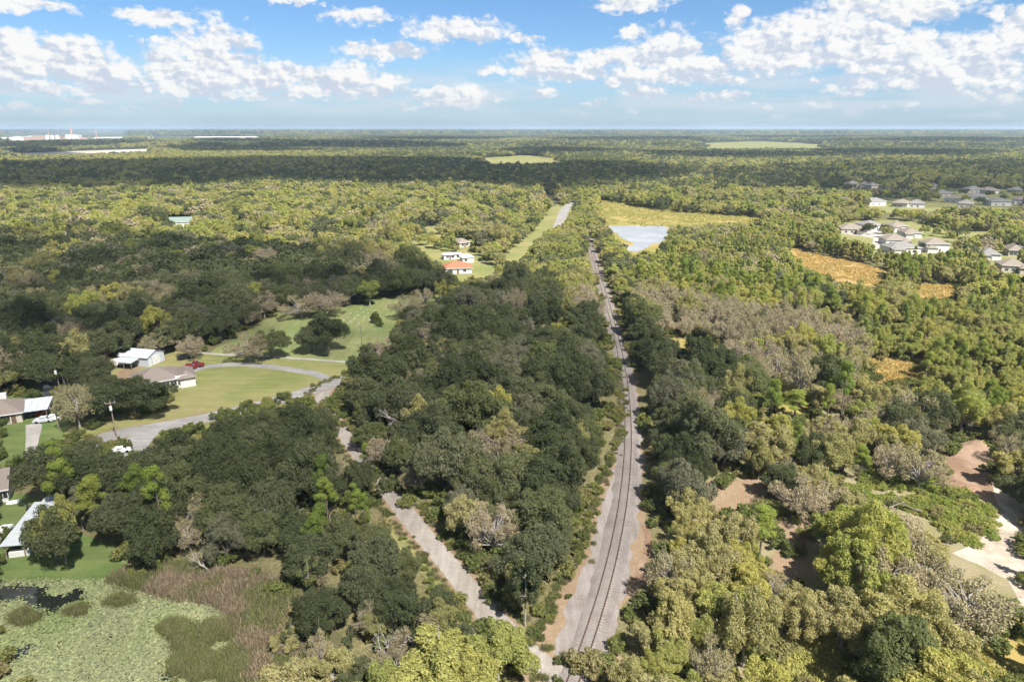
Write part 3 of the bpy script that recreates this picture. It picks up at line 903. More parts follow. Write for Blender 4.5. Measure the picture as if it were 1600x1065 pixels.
lt = MB().poly([(0.2, -4, 2.3), (6, -4, 2.3), (6, -0.45, 2.8), (0.2, -0.45, 2.8), (0.2, -4, 2.38), (6, -4, 2.38), (6, -0.45, 2.88), (0.2, -0.45, 2.88)], [(3, 2, 1, 0), (4, 5, 6, 7), (0, 1, 5, 4), (1, 2, 6, 5), (2, 3, 7, 6), (3, 0, 4, 7)]).build('lean_to_roof', 'metal_sheet', ws)
for x in (0.35, 3.1, 5.85):
    MB().box(x - 0.07, x + 0.07, -3.9, -3.76, 0, 2.3).build('post', 'wood_pole', ws)

# houses among the trees in the middle distance
house('small house with terracotta orange roof in the sunny roadside clearing', (694, 428), (737, 427), 11, 2.8, 2.6, 'wall_white', 'roof_orange', (0.25, 0.75), 0.5)
house('long white mobile home behind the orange-roofed house', (694, 406), (721, 404), 4.5, 2.8, 0.7, 'wall_white', 'roof_white', (0.2, 0.5, 0.8), 0.35, name='mobile_home', cat='mobile home')
house('white garage with pale roof right of the mobile home', (723, 411), (740, 410), 7, 3.0, 1.6, 'wall_white', 'roof_white', (0.3,), None, 0.65, name='garage', cat='garage')
house('pale pink-roofed house half hidden by roadside trees', (718, 387), (735, 385), 9, 2.9, 2.3, 'wall_cream', 'roof_tan', (0.3, 0.7), 0.5)
house('low brown-roofed house in shadow above the sunny glade', (664, 352), (684, 351), 9, 2.8, 2.0, 'wall_cream', 'roof_taupe', (0.4,), 0.7)
house('white-walled house beside the orange trees', (97, 374), (115, 373), 9, 3.0, 2.0, 'wall_white', 'roof_white', (0.3, 0.7), 0.5)
house('large building with pale green metal roof among sunlit trees', (258, 356), (301, 355), 14, 4.0, 3.0, 'wall_white', 'roof_green', (0.2, 0.5, 0.8), 0.4, gable=True, name='hall', cat='building')
house('white roof showing between the yellow treetops', (440, 358), (457, 357), 9, 3.5, 1.8, 'wall_white', 'roof_white', (0.4,), 0.6)
house('grey-roofed house deep among the sunlit trees', (505, 357), (522, 356), 10, 3.2, 2.0, 'wall_cream', 'roof_grey', (0.4,), 0.6)
house('white roadside house next to the distant road', (828, 338), (839, 337), 9, 3.0, 1.8, 'wall_white', 'roof_white', (0.4,), 0.6)
house('small white house at the edge of the shaded woods', (20, 302), (34, 301.5), 11, 4.0, 2.5, 'wall_white', 'roof_white', (0.4,), 0.6)

EST = [((1314, 365), (1352, 365), 'roof_tan', 'broad tan-roofed house at the head of the estate road'),
       ((1356, 360), (1382, 360), 'roof_grey', 'grey-roofed house second along the estate road'),
       ((1394, 361), (1420, 362), 'roof_tan', 'tan-roofed house behind the white gabled one'),
       ((1413, 372), (1440, 374), 'roof_tan', 'house with bright white gable in the middle of the estate'),
       ((1384, 383), (1420, 383), 'roof_tan', 'low tan house before the white gabled one'),
       ((1392, 397), (1438, 397), 'roof_grey', 'long house half hidden behind the cypress row'),
       ((1446, 394), (1482, 396), 'roof_tan', 'house with tall white wall facing the cypress row'),
       ((1513, 395), (1526, 396), 'roof_grey', 'small roof peeping out left of the twin houses'),
       ((1532, 406), (1562, 407), 'roof_grey', 'grey-roofed twin house before the retention pond'),
       ((1564, 425), (1605, 427), 'roof_tan', 'nearest estate house with dark screened porch'),
       ((1575, 400), (1600, 401), 'roof_tan', 'estate house closest to the retention pond')]
for A, B, rf, lab in EST:
    B = (B[0] - random.uniform(-1, 3), B[1] + random.uniform(-1.6, 1.6))
    house(lab, A, B, random.uniform(11, 14), 3.6 if 'tall' not in lab else 5.0, 2.8, 'wall_white' if 'white' in lab or rf == 'roof_grey' else 'wall_cream', rf, (0.2, 0.45), 0.6, 0.82, wing=random.choice([(0.62, 1.0, -3.2, 1.5, 2.9, 1.5), (0.0, 0.4, -2.6, 1.5, 2.9, 1.4), (0.3, 0.75, 7.0, 15.0, 3.0, 1.8)]), group='houses of the sunny estate')
FAR_ROW = [(1205, 291), (1243, 291), (1277, 293), (1292, 293.5), (1318, 295), (1343, 296), (1361, 297), (1382, 297), (1399, 297), (1417, 297.5), (1438, 298), (1454, 298)]
words_ = ['first', 'second', 'third', 'fourth', 'fifth', 'sixth', 'seventh', 'eighth', 'ninth', 'tenth', 'eleventh', 'last']
for i, (x, y) in enumerate(FAR_ROW):
    house(f'{words_[i]} pale house from the left in the far shaded row', (x, y + random.uniform(-.6, .6)), (x + random.uniform(11, 17), y + random.uniform(-.7, .7)), random.uniform(10, 15), random.uniform(4.2, 6.0), random.uniform(2.8, 3.8), 'wall_cream', ['roof_grey', 'roof_tan'][i % 2], (0.3, 0.6), None, None, group='far row of estate houses')
SHADED = [((1357, 322), (1384, 322), 'white-walled house alone at the left of the shaded estate'), ((1392, 323), (1417, 324), 'low grey-roofed house second in the shaded estate'), ((1418, 324), (1444, 325), 'grey-roofed house third in the shaded estate front row'),
          ((1465, 308), (1488, 309), 'pale house beside the shaded green lawn'), ((1474, 316), (1500, 317), 'house below the pale one by the shaded lawn'), ((1512, 302), (1536, 303), 'blue-grey roofed house in the shaded estate'),
          ((1514, 313), (1542, 314), 'dark-roofed house in the middle of the shaded estate'), ((1540, 303), (1562, 303), 'pale house in the back row of the shaded estate'), ((1548, 322), (1580, 323), 'wide house in the front row of the shaded estate'),
          ((1572, 301), (1596, 302), 'house near the end of the back row, shaded estate'), ((1584, 319), (1612, 320), 'house cut by the picture edge, shaded estate front'), ((1496, 325), (1520, 326), 'low roof just above the sunlit treetops')]
for i, (A, B, lab) in enumerate(SHADED):
    B = (B[0], B[1] + random.uniform(-1.2, 1.2))
    house(lab, A, B, random.uniform(11, 15), random.uniform(3.6, 5), random.uniform(2.6, 3.4), ['wall_white', 'wall_cream'][i % 2], ['roof_grey', 'roof_tan', 'roof_grey'][i % 3], (0.25, 0.6), None, 0.8, group='houses of the shaded estate')

# distant works on the plain
a = G(88, 221)
wk = thing('cement_works', 'distant pink-grey works with tall stacks rising above the plain', 'factory', (a[0], a[1], 0), 0)
MB().box(-180, 170, 0, 60, 0, 22).build('mill_hall', 'plant_pink', wk)
MB().box(-120, -60, -20, 0, 0, 32).box(-60, 40, -20, 0, 0, 30).build('kiln_building', 'plant_pink', wk)
MB().box(60, 130, -10, 30, 0, 36).build('silo_block', 'plant_white', wk)
for x, hh, r in ((68, 78, 9), (-62, 64, 4), (205, 58, 4)):
    MB().tube([(x, 40, 0), (x, 40, hh)], [r, r * 0.6], 12).build('stack', 'plant_pink', wk)
for x in (-20, 8, 36):
    MB().tube([(x, -40, 0), (x, -40, 30), (x, -40, 34)], [11, 11, 3], 14).build('silo', 'plant_white', wk)
wl_ = [((-40, 221), (12, 220.5), 16, 'long white shed at the left end of the distant works'), ((15, 221), (40, 220.8), 22, 'white hall left of the pale mounds at the works'), ((42, 221), (62, 220.8), 24, 'white hall nearest the pink stacks'),
       ((148, 219), (205, 218.6), 12, 'long white roof right of the pink works'), ((228, 218.5), (242, 218.4), 12, 'short white roof between the works and the warehouse'), ((303, 218.5), (345, 218.5), 15, 'left half of the long distant white warehouse'), ((347, 218.5), (408, 218.4), 15, 'right half of the long distant white warehouse')]
for A, B, hh, lab in wl_:
    a, rz, W = frame_of(A, B)
    t = thing('warehouse', lab, 'warehouse', (a[0], a[1], 0), rz, 'distant white warehouses')
    MB().box(0, W, 0, 80, 0, hh).build('wall', 'plant_white', t)
    roof_hip(MB(), 0, W, 0, 80, hh + 0.1, 5, 1.5, gable=True).build('roof', 'plant_white', t)


# ------------------------------------------------------------------ vehicles
def vehicle(label, px, rz, body, kind='car'):
    a = G(*px)
    t = thing({'car': 'parked_car', 'pickup': 'pickup_truck', 'van': 'camper_van', 'trailer': 'cargo_trailer'}[kind], label, {'car': 'car', 'pickup': 'pickup', 'van': 'camper', 'trailer': 'trailer'}[kind], (a[0], a[1], 0.03), rz)
    if kind == 'car':
        side = [(-2.2, 0.35), (-2.25, 0.75), (-1.9, 0.95), (-1.35, 1.0), (-0.75, 1.45), (0.7, 1.47), (1.35, 1.0), (2.1, 0.88), (2.25, 0.6), (2.2, 0.35)]
        L = 2.2
    elif kind == 'pickup':
        side = [(-2.6, 0.45), (-2.65, 1.0), (-0.7, 1.02), (-0.6, 1.75), (0.7, 1.75), (1.25, 1.1), (2.5, 1.0), (2.65, 0.7), (2.6, 0.45)]
        L = 2.6
    elif kind == 'van':
        side = [(-3.6, 0.5), (-3.65, 3.0), (2.2, 3.1), (3.0, 2.7), (3.1, 1.5), (3.7, 1.1), (3.7, 0.5)]
        L = 3.5
    else:
        side = [(-2.2, 0.5), (-2.2, 2.3), (2.1, 2.3), (2.2, 2.1), (2.2, 0.5)]
        L = 2.0
    hw = 0.92 if kind in ('car', 'pickup') else 1.15
    n_ = len(side)
    top = lambda z: hw - (0.22 if z > 1.2 and kind in ('car', 'pickup') else 0.0)
    b = MB().poly([(x, -top(z), z) for x, z in side] + [(x, top(z), z) for x, z in side],
                  [tuple(range(n_ - 1, -1, -1)), tuple(range(n_, 2 * n_))] + [(i, (i + 1) % n_, n_ + (i + 1) % n_, n_ + i) for i in range(n_)])
    b.build('body', body, t)
    if kind in ('car', 'pickup'):
        zz = 1.43 if kind == 'car' else 1.7
        x0, x1 = (0.72, 1.32) if kind == 'car' else (0.72, 1.2)
        MB().poly([(x0, -0.66, zz), (x1, -0.8, 1.06 if kind == 'car' else 1.16), (x1, 0.8, 1.06 if kind == 'car' else 1.16), (x0, 0.66, zz), (x0 + 0.05, -0.66, zz + 0.03), (x1 + 0.05, -0.8, 1.1 if kind == 'car' else 1.2), (x1 + 0.05, 0.8, 1.1 if kind == 'car' else 1.2), (x0 + 0.05, 0.66, zz + 0.03)], [(3, 2, 1, 0), (4, 5, 6, 7), (0, 1, 5, 4), (1, 2, 6, 5), (2, 3, 7, 6), (3, 0, 4, 7)]).build('windscreen', 'glass_dark', t)
        for s_ in (-1, 1):
            MB().box(-0.6 if kind == 'car' else -0.45, 0.65, s_ * 0.80 - 0.04, s_ * 0.80 + 0.04, 1.08, zz - 0.06).build('side_window', 'glass_dark', t)
    if kind == 'van':
        MB().box(3.0, 3.2, -1.0, 1.0, 1.55, 2.5).build('windscreen', 'glass_dark', t)
        for s_ in (-1, 1):
            MB().box(-2.4, 1.2, s_ * 1.15 - 0.04, s_ * 1.15 + 0.04, 1.7, 2.4).build('side_window', 'glass_dark', t)
    for x in ((-L * 0.62, L * 0.62) if kind != 'trailer' else (-0.5, 0.5)):
        for s_ in (-1, 1):
            MB().tube([(x, s_ * (hw - 0.2), 0.33), (x, s_ * (hw + 0.03), 0.33)], [0.34, 0.34], 12).build('wheel', 'tyre', t)
    return t


vehicle('white car parked before the grey workshop', (236, 563), math.radians(5), 'car_white')
vehicle('white camper van under the workshop lean-to', (207, 565), math.radians(20), 'car_white', 'van')
vehicle('small white trailer beside the camper van', (189, 571), math.radians(20), 'car_white', 'trailer')
vehicle('dark car in the shade of the grey mossy oak by the path', (289, 560), math.radians(25), 'car_dark')
vehicle('dark red pickup at the end of the gravel driveway', (305, 573), math.radians(12), 'car_red', 'pickup')
vehicle('dark red car beside the dark red pickup', (296, 576), math.radians(12), 'car_red')
vehicle('dark camper van below the dense oak by the utility pole', (86, 613), math.radians(-85), 'car_dark', 'van')
vehicle('silver car on the lawn nearest the metal carport', (69, 659), math.radians(15), 'car_silver')
vehicle('white car on the lawn beside the sandy patch', (84, 656), math.radians(15), 'car_white')
vehicle('black car under the metal carport', (53, 648), math.radians(95), 'car_dark')
vehicle('red car under the end of the metal carport', (67, 646.5), math.radians(95), 'car_red')
vehicle('white pickup beside the long barn', (3, 838), math.radians(100), 'car_white', 'pickup')
vehicle('white car at the mouth of the side road', (188, 707), math.radians(30), 'car_white')


def pole(label, px, h, arm=0.0, drum=False):
    a = G(*px)
    t = thing('utility_pole', label, 'utility pole', (a[0], a[1], 0), arm)
    MB().tube([(0, 0, 0), (0, 0, h)], [0.17, 0.11], 8).build('pole', 'wood_pole', t)
    MB().box(-1.1, 1.1, -0.08, 0.08, h - 0.8, h - 0.65).build('crossarm', 'wood_pole', t)
    for x in (-1.0, 0.0, 1.0):
        MB().tube([(x, 0, h - 0.65), (x, 0, h - 0.4)], [0.06, 0.04], 6).build('insulator', 'trim_white', t)
    if drum:
        MB().tube([(0, -0.42, h - 2.4), (0, -0.42, h - 1.4)], [0.3, 0.3], 10).build('transformer', 'trim_white', t)


pole('utility pole with white transformer at the road bend', (182, 683), 9.5, 0.4, True)
pole('utility pole standing by the dark camper van', (95, 616), 8.5, 0.2, True)
pole('slim utility pole before the sandy patch', (93, 674), 7, 0.3)
pole('lone utility pole on the cemetery lawn', (566, 545), 8, 0.2)
pole('white utility pole under the pair of cemetery oaks', (512, 556), 7.5, 0.1)

# gravestones
gs = [(x, y) for x, y in [(575, 490), (582, 493), (588, 489), (569, 496), (577, 500), (560, 493), (554, 499), (548, 503), (561, 506), (568, 488), (590, 497), (585, 486), (573, 484), (543, 497), (537, 500), (490, 497), (497, 495), (503, 496), (511, 494), (480, 497), (470, 498), (521, 493), (556, 488), (564, 482), (548, 490)]]
gl = ['white gravestone near the round clipped bush', 'grey gravestone near the round clipped bush', 'gravestone in the row before the grey mossy oaks', 'gravestone on the open slope of the cemetery']
gmesh = {}
for k in range(3):
    b = MB()
    w0, hh = (0.42, 1.0) if k == 0 else (0.55, 0.8) if k == 1 else (0.5, 1.15)
    pr = [(-w0, 0), (w0, 0), (w0, hh * 0.75), (w0 * 0.6, hh * 0.95), (0, hh), (-w0 * 0.6, hh * 0.95), (-w0, hh * 0.75)]
    b.poly([(x, -0.12, z) for x, z in pr] + [(x, 0.12, z) for x, z in pr], [tuple(range(7)), tuple(range(13, 6, -1))] + [((i + 1) % 7, i, 7 + i, 7 + (i + 1) % 7) for i in range(7)])
    gmesh[k] = b.mesh('gravestone', ['stone_white', 'stone_grey', 'stone_white'][k])
NTH = ['first', 'second', 'third', 'fourth', 'fifth', 'sixth', 'seventh', 'eighth', 'ninth', 'tenth']
gs.sort()
seen_g = {}
for i, (x, y) in enumerate(gs):
    k = i % 3
    o = bpy.data.objects.new('gravestone', gmesh[k])
    C.objects.link(o)
    a = G(x, y)
    o.location = (a[0], a[1], 0)
    o.rotation_euler = (0, 0, random.uniform(-0.3, 0.3))
    o.scale = (0.5, 0.5, 0.5)
    lab = gl[2] if 465 < x < 525 else (gl[1] if k == 1 else gl[0]) if x > 563 else gl[3]
    seen_g[lab] = seen_g.get(lab, -1) + 1
    tag(o, f'{lab}, {NTH[min(9, seen_g[lab])]} from left', 'gravestone', 'gravestones on the cemetery lawn')

# ------------------------------------------------------------------ vegetation prototypes
def leaves_on(r, cen, rad, count, size, droop=0.0, shell=0.3, up=0.35, aspect=0.62, cull=0.72):
    """leaf faces spread through a set of clumps"""
    cen = np.asarray(cen)
    rad = np.asarray(rad)
    wgt = rad ** 2
    idx = r.choice(len(cen), size=count, p=wgt / wgt.sum())
    d = r.normal(size=(count, 3))
    d[:, 2] = d[:, 2] + up
    d /= np.linalg.norm(d, axis=1)[:, None]
    rr = rad[idx] * r.random(count) ** shell * (0.9 + 0.35 * r.random(count))
    p = cen[idx] + d * rr[:, None] * np.array([1, 1, 0.85])
    keep = np.ones(count, bool)
    for k in range(len(cen)):
        keep &= ~((np.linalg.norm(p - cen[k], axis=1) < rad[k] * cull) & (idx != k) & (r.random(count) < 0.9))
    p, d = p[keep], d[keep]
    m_ = len(p)
    nrm = d * 0.8 + r.normal(size=(m_, 3)) * 0.48
    nrm[:, 2] += 0.25
    nrm /= np.linalg.norm(nrm, axis=1)[:, None]
    t = r.normal(size=(m_, 3))
    if droop:
        t = t * (1 - droop) + np.array([0, 0, -1.0]) * droop
    t -= nrm * (t * nrm).sum(1)[:, None]
    t /= np.linalg.norm(t, axis=1)[:, None] + 1e-9
    b = np.cross(nrm, t)
    s = (size * (0.55 + 0.9 * r.random(m_)))[:, None]
    j = lambda: (0.8 + 0.4 * r.random(m_))[:, None]
    v = np.stack([p - t * s * 0.6 * j(), p + b * s * aspect * 0.6 * j(), p + t * s * 0.6 * j(), p - b * s * aspect * 0.6 * j() + nrm * s * 0.12], 1)
    return v.reshape(-1, 3)


def crown_mesh(name, V, r, m, spread=0.2):
    k = len(V) // 4
    Q = np.arange(k * 4).reshape(k, 4)
    return mesh_np(name, V, Q, [m], leaf=np.clip(r.normal(0.5, spread, k), 0, 1))


def grow_clumps(r, n_big, R, zc, rz, big=(0.26, 0.42), sub=8, subr=(0.24, 0.48), low=-0.25, squeeze=None):
    cen, rad = [], []
    tries = 0
    ph = r.random() * 6.28
    while len(cen) < n_big and tries < 2000:
        tries += 1
        d = r.normal(size=3)
        d /= np.linalg.norm(d)
        if d[2] < low:
            continue
        q = (0.5 + 0.42 * r.random()) * (1 + 0.22 * math.sin(2 * math.atan2(d[1], d[0]) + ph) + 0.14 * math.sin(3 * math.atan2(d[1], d[0]) + 2.1 * ph))
        c = np.array([d[0] * R * q, d[1] * R * q, zc + d[2] * rz * q])
        rd = R * r.uniform(*big) * (0.75 if d[2] < 0 else 1)
        if any(np.linalg.norm(c - c2) < 0.62 * (rd + r2) * 0.9 for c2, r2 in zip(cen, rad)):
            continue
        cen.append(c)
        rad.append(rd)
    bc, br = list(cen), list(rad)
    for c, rd in zip(bc, br):
        out = c - np.array([0, 0, zc - rz * 0.35])
        out /= np.linalg.norm(out)
        for _ in range(sub):
            d = r.normal(size=3) + out * 0.9
            d /= np.linalg.norm(d)
            cen.append(c + d * rd * r.uniform(0.7, 1.05))
            rad.append(rd * r.uniform(*subr))
    return np.array(cen), np.array(rad), np.array(bc), np.array(br)


def limbs(r, bc, zfork, tr, h0=0.0, sides=5, wob=0.4, tip=0.05):
    """trunk with limbs reaching the clumps"""
    b = MB()
    top = (r.normal() * 0.3, r.normal() * 0.3, zfork)
    b.tube([(0, 0, -0.3), (0, 0, 0.3), (top[0] * 0.5, top[1] * 0.5, zfork * 0.55), top], [tr * 1.5, tr * 1.08, tr * 0.9, tr * 0.8], 7)
    for c in bc:
        mid = (np.array(top) * 0.5 + c * 0.5) + r.normal(size=3) * wob
        mid[2] += 0.4
        b.tube([top, tuple(mid), tuple(c)], [tr * 0.55, tr * 0.32, tip], sides, False)
        if r.random() < 0.3:                      # a bare limb standing out of the leaves
            e = c + (c - np.array([0, 0, zfork])) * r.uniform(0.25, 0.5) + r.normal(size=3) * 0.3
            b.tube([tuple(c), tuple(e)], [tip * 1.6, 0.02], 3, False)
    return b


PROTO = {}          # kind -> list of (trunk mesh, crown mesh, natural radius, natural height)


def proto(kind, trunk, crown, R, h):
    PROTO.setdefault(kind, []).append((trunk, crown, R, h))


SCALE_N = 1.0
r = np.random.default_rng(11)
for v in range(6):                                              # broad live oaks
    R = 6.0
    cen, rad, bc, br = grow_clumps(r, [20, 24, 17, 22, 15, 26][v], R, 5.6 + 0.3 * v % 1, [4.6, 4.0, 5.2, 4.4, 5.6, 3.9][v])
    V = leaves_on(r, cen, rad, 29000, 0.30)
    proto('oak', limbs(r, bc[:10], 3.2, 0.36).mesh('trunk', 'bark'), crown_mesh('crown', V, r, 'leaf_oak'), R, 10.5)
for v in range(4):                                              # olive, looser oaks
    R = 5.4
    cen, rad, bc, br = grow_clumps(r, [16, 19, 14, 21][v], R, 5.4, [4.2, 4.8, 5.2, 3.8][v], (0.22, 0.36), 8, (0.24, 0.52))
    V = leaves_on(r, cen, rad, 23000, 0.27)
    proto('olive', limbs(r, bc[:14], 2.6, 0.30).mesh('trunk', 'bark_pale'), crown_mesh('crown', V, r, 'leaf_olive'), R, 10.0)
for v in range(4):                                              # oaks hung with grey moss
    R = 6.0
    cen, rad, bc, br = grow_clumps(r, [18, 22, 16, 20][v], R, 5.2, [4.6, 4.0, 5.0, 4.3][v], (0.20, 0.36), 7, (0.30, 0.55))
    V = leaves_on(r, cen, rad, 10500, 0.30, droop=0.55, shell=0.45, up=0.1, aspect=0.42)
    proto('moss', limbs(r, np.concatenate([bc, cen[len(bc)::2]]), 2.4, 0.34, wob=0.6, tip=0.025, sides=4).mesh('trunk', 'bark_pale'), crown_mesh('crown', V, r, 'leaf_moss'), R, 10.0)
for v in range(4):                                              # slash pines: tall stem, loose plates of needles
    cen, rad = [], []
    hh = 15.0
    for k in range([15, 18, 13, 20][v]):
        z = hh * (0.5 + 0.5 * r.random() ** 0.8)
        q = (1 - ((z / hh - 0.5) / 0.5) ** 1.6 * 0.75) * 3.1
        a = r.random() * 6.283
        cen.append((math.cos(a) * q * r.uniform(0.3, 1), math.sin(a) * q * r.uniform(0.3, 1), z))
        rad.append(r.uniform(0.75, 1.3))
    cen, rad = np.array(cen), np.array(rad)
    V = leaves_on(r, cen, rad, 7500, 0.28, shell=0.45, up=0.3, aspect=0.45, cull=0.4)
    b = MB().tube([(0, 0, -0.3), (0.05, 0, hh * 0.5), (0.1, 0.1, hh * 0.97)], [0.26, 0.19, 0.05], 6)
    for c in cen:
        b.tube([(0.08, 0.05, c[2] - 0.9), tuple(c)], [0.07, 0.03], 4, False)
    proto('pine', b.mesh('trunk', 'bark'), crown_mesh('crown', V, r, 'leaf_pine'), 3.2, hh)
for v in range(4):                                              # cypress: narrow feathery columns
    hh, R = 13.0, 3.0
    cen, rad = [], []
    for k in range(38):
        z = hh * (0.14 + 0.84 * r.random())
        q = R * (1.0 - (z / hh) ** 1.7) * r.uniform(0.35, 1.0) + 0.1
        a = r.random() * 6.283
        cen.append((math.cos(a) * q, math.sin(a) * q, z))
        rad.append(r.uniform(0.5, 0.95) * (1.15 - 0.5 * z / hh))
    V = leaves_on(r, np.array(cen), np.array(rad), 7500, 0.30, shell=0.4, up=0.4, aspect=0.5, cull=0.4)
    b = MB().tube([(0, 0, -0.3), (0, 0, 1.2), (0, 0.05, hh * 0.95)], [0.42, 0.24, 0.04], 6)
    proto('cypress', b.mesh('trunk', 'bark_pale'), crown_mesh('crown', V, r, 'leaf_cypress'), R, hh)
for v in range(3):                                              # yellow-green broadleaves
    R = 4.6
    cen, rad, bc, br = grow_clumps(r, [15, 18, 13][v], R, 5.6, [4.8, 4.3, 5.3][v], (0.22, 0.38), 8, (0.24, 0.48))
    V = leaves_on(r, cen, rad, 23000, 0.25)
    proto('gold', limbs(r, bc[:9], 2.8, 0.26).mesh('trunk', 'bark_pale'), crown_mesh('crown', V, r, 'leaf_gold'), R, 10.5)
for v in range(2):                                              # autumn cypress, orange
    R = 4.2
    cen, rad, bc, br = grow_clumps(r, 15, R, 6.5, 5.6, (0.22, 0.36))
    V = leaves_on(r, cen, rad, 5000, 0.5)
    proto('autumn', limbs(r, bc[:8], 3.0, 0.26).mesh('trunk', 'bark_pale'), crown_mesh('crown', V, r, 'leaf_autumn'), R, 12)
for v in range(3):                                              # slender young trees, open crown on a long stem
    R, hh = 2.6, 11.0
    cen, rad = [], []
    for k in range(22):
        z = hh * (0.34 + 0.62 * r.random())
        q = R * math.sin(math.pi * min(1, (z / hh - 0.25) / 0.85)) * r.uniform(0.3, 1.0)
        a = r.random() * 6.283
        cen.append((math.cos(a) * q, math.sin(a) * q, z))
        rad.append(r.uniform(0.55, 1.0))
    cen, rad = np.array(cen), np.array(rad)
    V = leaves_on(r, cen, rad, 7000, 0.28, shell=0.45, cull=0.4)
    b = MB().tube([(0, 0, -0.3), (0.1, 0, hh * 0.5), (0, 0.1, hh * 0.92)], [0.17, 0.12, 0.03], 6)
    for c in cen[:14]:
        b.tube([(0.05, 0.03, c[2] - 1.0), tuple(c)], [0.05, 0.02], 4, False)
    proto('slender', b.mesh('trunk', 'bark_pale'), crown_mesh('crown', V, r, 'leaf_oak'), R, hh)


def bare_branches(r, hh, tr, depth_n=5):
    b = MB()
    q = [((0, 0, -0.3), np.array([r.normal() * 0.08, r.normal() * 0.08, 1.0]), hh * 0.34, tr, 0)]
    while q:
        p0, d, L, rad_, lv = q.pop()
        d = d / np.linalg.norm(d)
        p0 = np.array(p0)
        p1 = p0 + d * L * 0.5 + r.normal(size=3) * L * 0.05
        p2 = p0 + d * L + r.normal(size=3) * L * 0.07
        b.tube([tuple(p0), tuple(p1), tuple(p2)], [rad_, rad_ * 0.85, rad_ * 0.68], 5 if lv < 3 else 3, False)
        if lv < depth_n:
            for _ in range(2 if lv else 3):
                nd = d + r.normal(size=3) * 0.55
                nd[2] = nd[2] * 0.8 + 0.18
                q.append((tuple(p2), nd, L * r.uniform(0.6, 0.8), rad_ * 0.62, lv + 1))
            if lv and r.random() < 0.7:
                nd = d + r.normal(size=3) * 0.9
                q.append((tuple(p1), nd, L * 0.55, rad_ * 0.4, lv + 2))
    return b


for v in range(3):
    proto('dead', bare_branches(r, 9.5, 0.24).mesh('trunk', 'bark_white'), None, 3.5, 9.5)
for v in range(4):                                              # shrubs
    R = 1.7
    cen, rad, bc, br = grow_clumps(r, [8, 10, 7, 9][v], R, 0.9, [1.1, 0.9, 1.3, 1.0][v], (0.32, 0.5), 4, (0.4, 0.6))
    V = leaves_on(r, cen, rad, 1500, 0.30)
    V[:, 2] = np.maximum(V[:, 2], 0.0)
    proto('shrub', limbs(r, bc[:6], 0.3, 0.06, sides=3, wob=0.1, tip=0.02).mesh('stem', 'bark'), crown_mesh('foliage', V, r, 'leaf_shrub'), R, 2.2)
for v in range(3):                                              # bright low brush
    R = 1.5
    cen, rad, bc, br = grow_clumps(r, 8, R, 0.35, 0.5, (0.3, 0.5), 3, (0.4, 0.6))
    V = leaves_on(r, cen, rad, 1100, 0.22, up=0.8)
    V[:, 2] = np.maximum(V[:, 2], 0.02)
    proto('brush', None, crown_mesh('brush', V, r, 'leaf_bright'), R, 1.0)
for v in range(3):                                              # reeds
    k = 240
    base = r.normal(size=(k, 2)) * 0.7
    hgt = r.uniform(0.5, 1.5, k)
    lean = r.normal(size=(k, 2)) * 0.28
    wv = r.uniform(0.03, 0.07, k)
    ang = r.random(k) * 6.28
    ox = np.stack([np.cos(ang), np.sin(ang)], 1) * wv[:, None]
    V = np.zeros((k, 4, 3))
    V[:, 0, :2], V[:, 1, :2] = base - ox, base + ox
    V[:, 2, :2], V[:, 3, :2] = base + lean + ox * 0.6, base + lean - ox * 0.6
    V[:, 2, 2] = V[:, 3, 2] = hgt
    proto('reed', None, crown_mesh('reeds', V.reshape(-1, 3), r, 'leaf_reed'), 1.2, 1.5)
for v in range(4):                                              # clusters of lily pads
    VV, QQ, LL = [], [], []
    k = 15
    for i in range(k):
        cx0, cy0 = r.normal(size=2) * 0.85
        rad_ = r.uniform(0.15, 0.30)
        tz = r.uniform(0.0, 0.05) if r.random() < 0.7 else r.uniform(0.05, 0.22)
        tl = r.normal(size=2) * (0.03 if tz < 0.05 else 0.2)
        a0 = r.random() * 6.28
        b0 = len(VV)
        for q in range(8):
            a = a0 + q * 5.9 / 7
            x, y = math.cos(a) * rad_, math.sin(a) * rad_
            VV.append((cx0 + x, cy0 + y, 0.012 + tz + x * tl[0] + y * tl[1] + 0.02))
        VV.append((cx0, cy0, 0.012 + tz))
        for q in range(7):
            QQ.append([b0 + 8, b0 + q, b0 + q + 1])
            LL.append(0.5)
        val = np.clip(r.normal(0.5, 0.22), 0, 1)
        LL[-7:] = [val] * 7
    proto('pad', None, mesh_np('pads', np.array(VV), QQ, ['leaf_pad'], leaf=LL), 1.2, 0.2)


# lighter versions for the middle distance and patches of wood for the far plain
def lod(kind, R, h, count, size, shape, m, seed):
    r2 = np.random.default_rng(seed)
    if shape == 'dome':
        cen, rad, bc, br = grow_clumps(r2, 13, R, h * 0.53, h * 0.44, (0.28, 0.42), 4, (0.36, 0.55))
    else:
        cen, rad = [], []
        for k in range(16):
            z = h * (0.16 + 0.8 * r2.random())
            q = R * (1.0 - (z / h) ** 1.9) * r2.uniform(0.3, 0.9) + 0.1
            a = r2.random() * 6.283
            cen.append((math.cos(a) * q, math.sin(a) * q, z))
            rad.append(r2.uniform(0.8, 1.25))
        cen, rad = np.array(cen), np.array(rad)
    return leaves_on(r2, cen, rad, count, size)


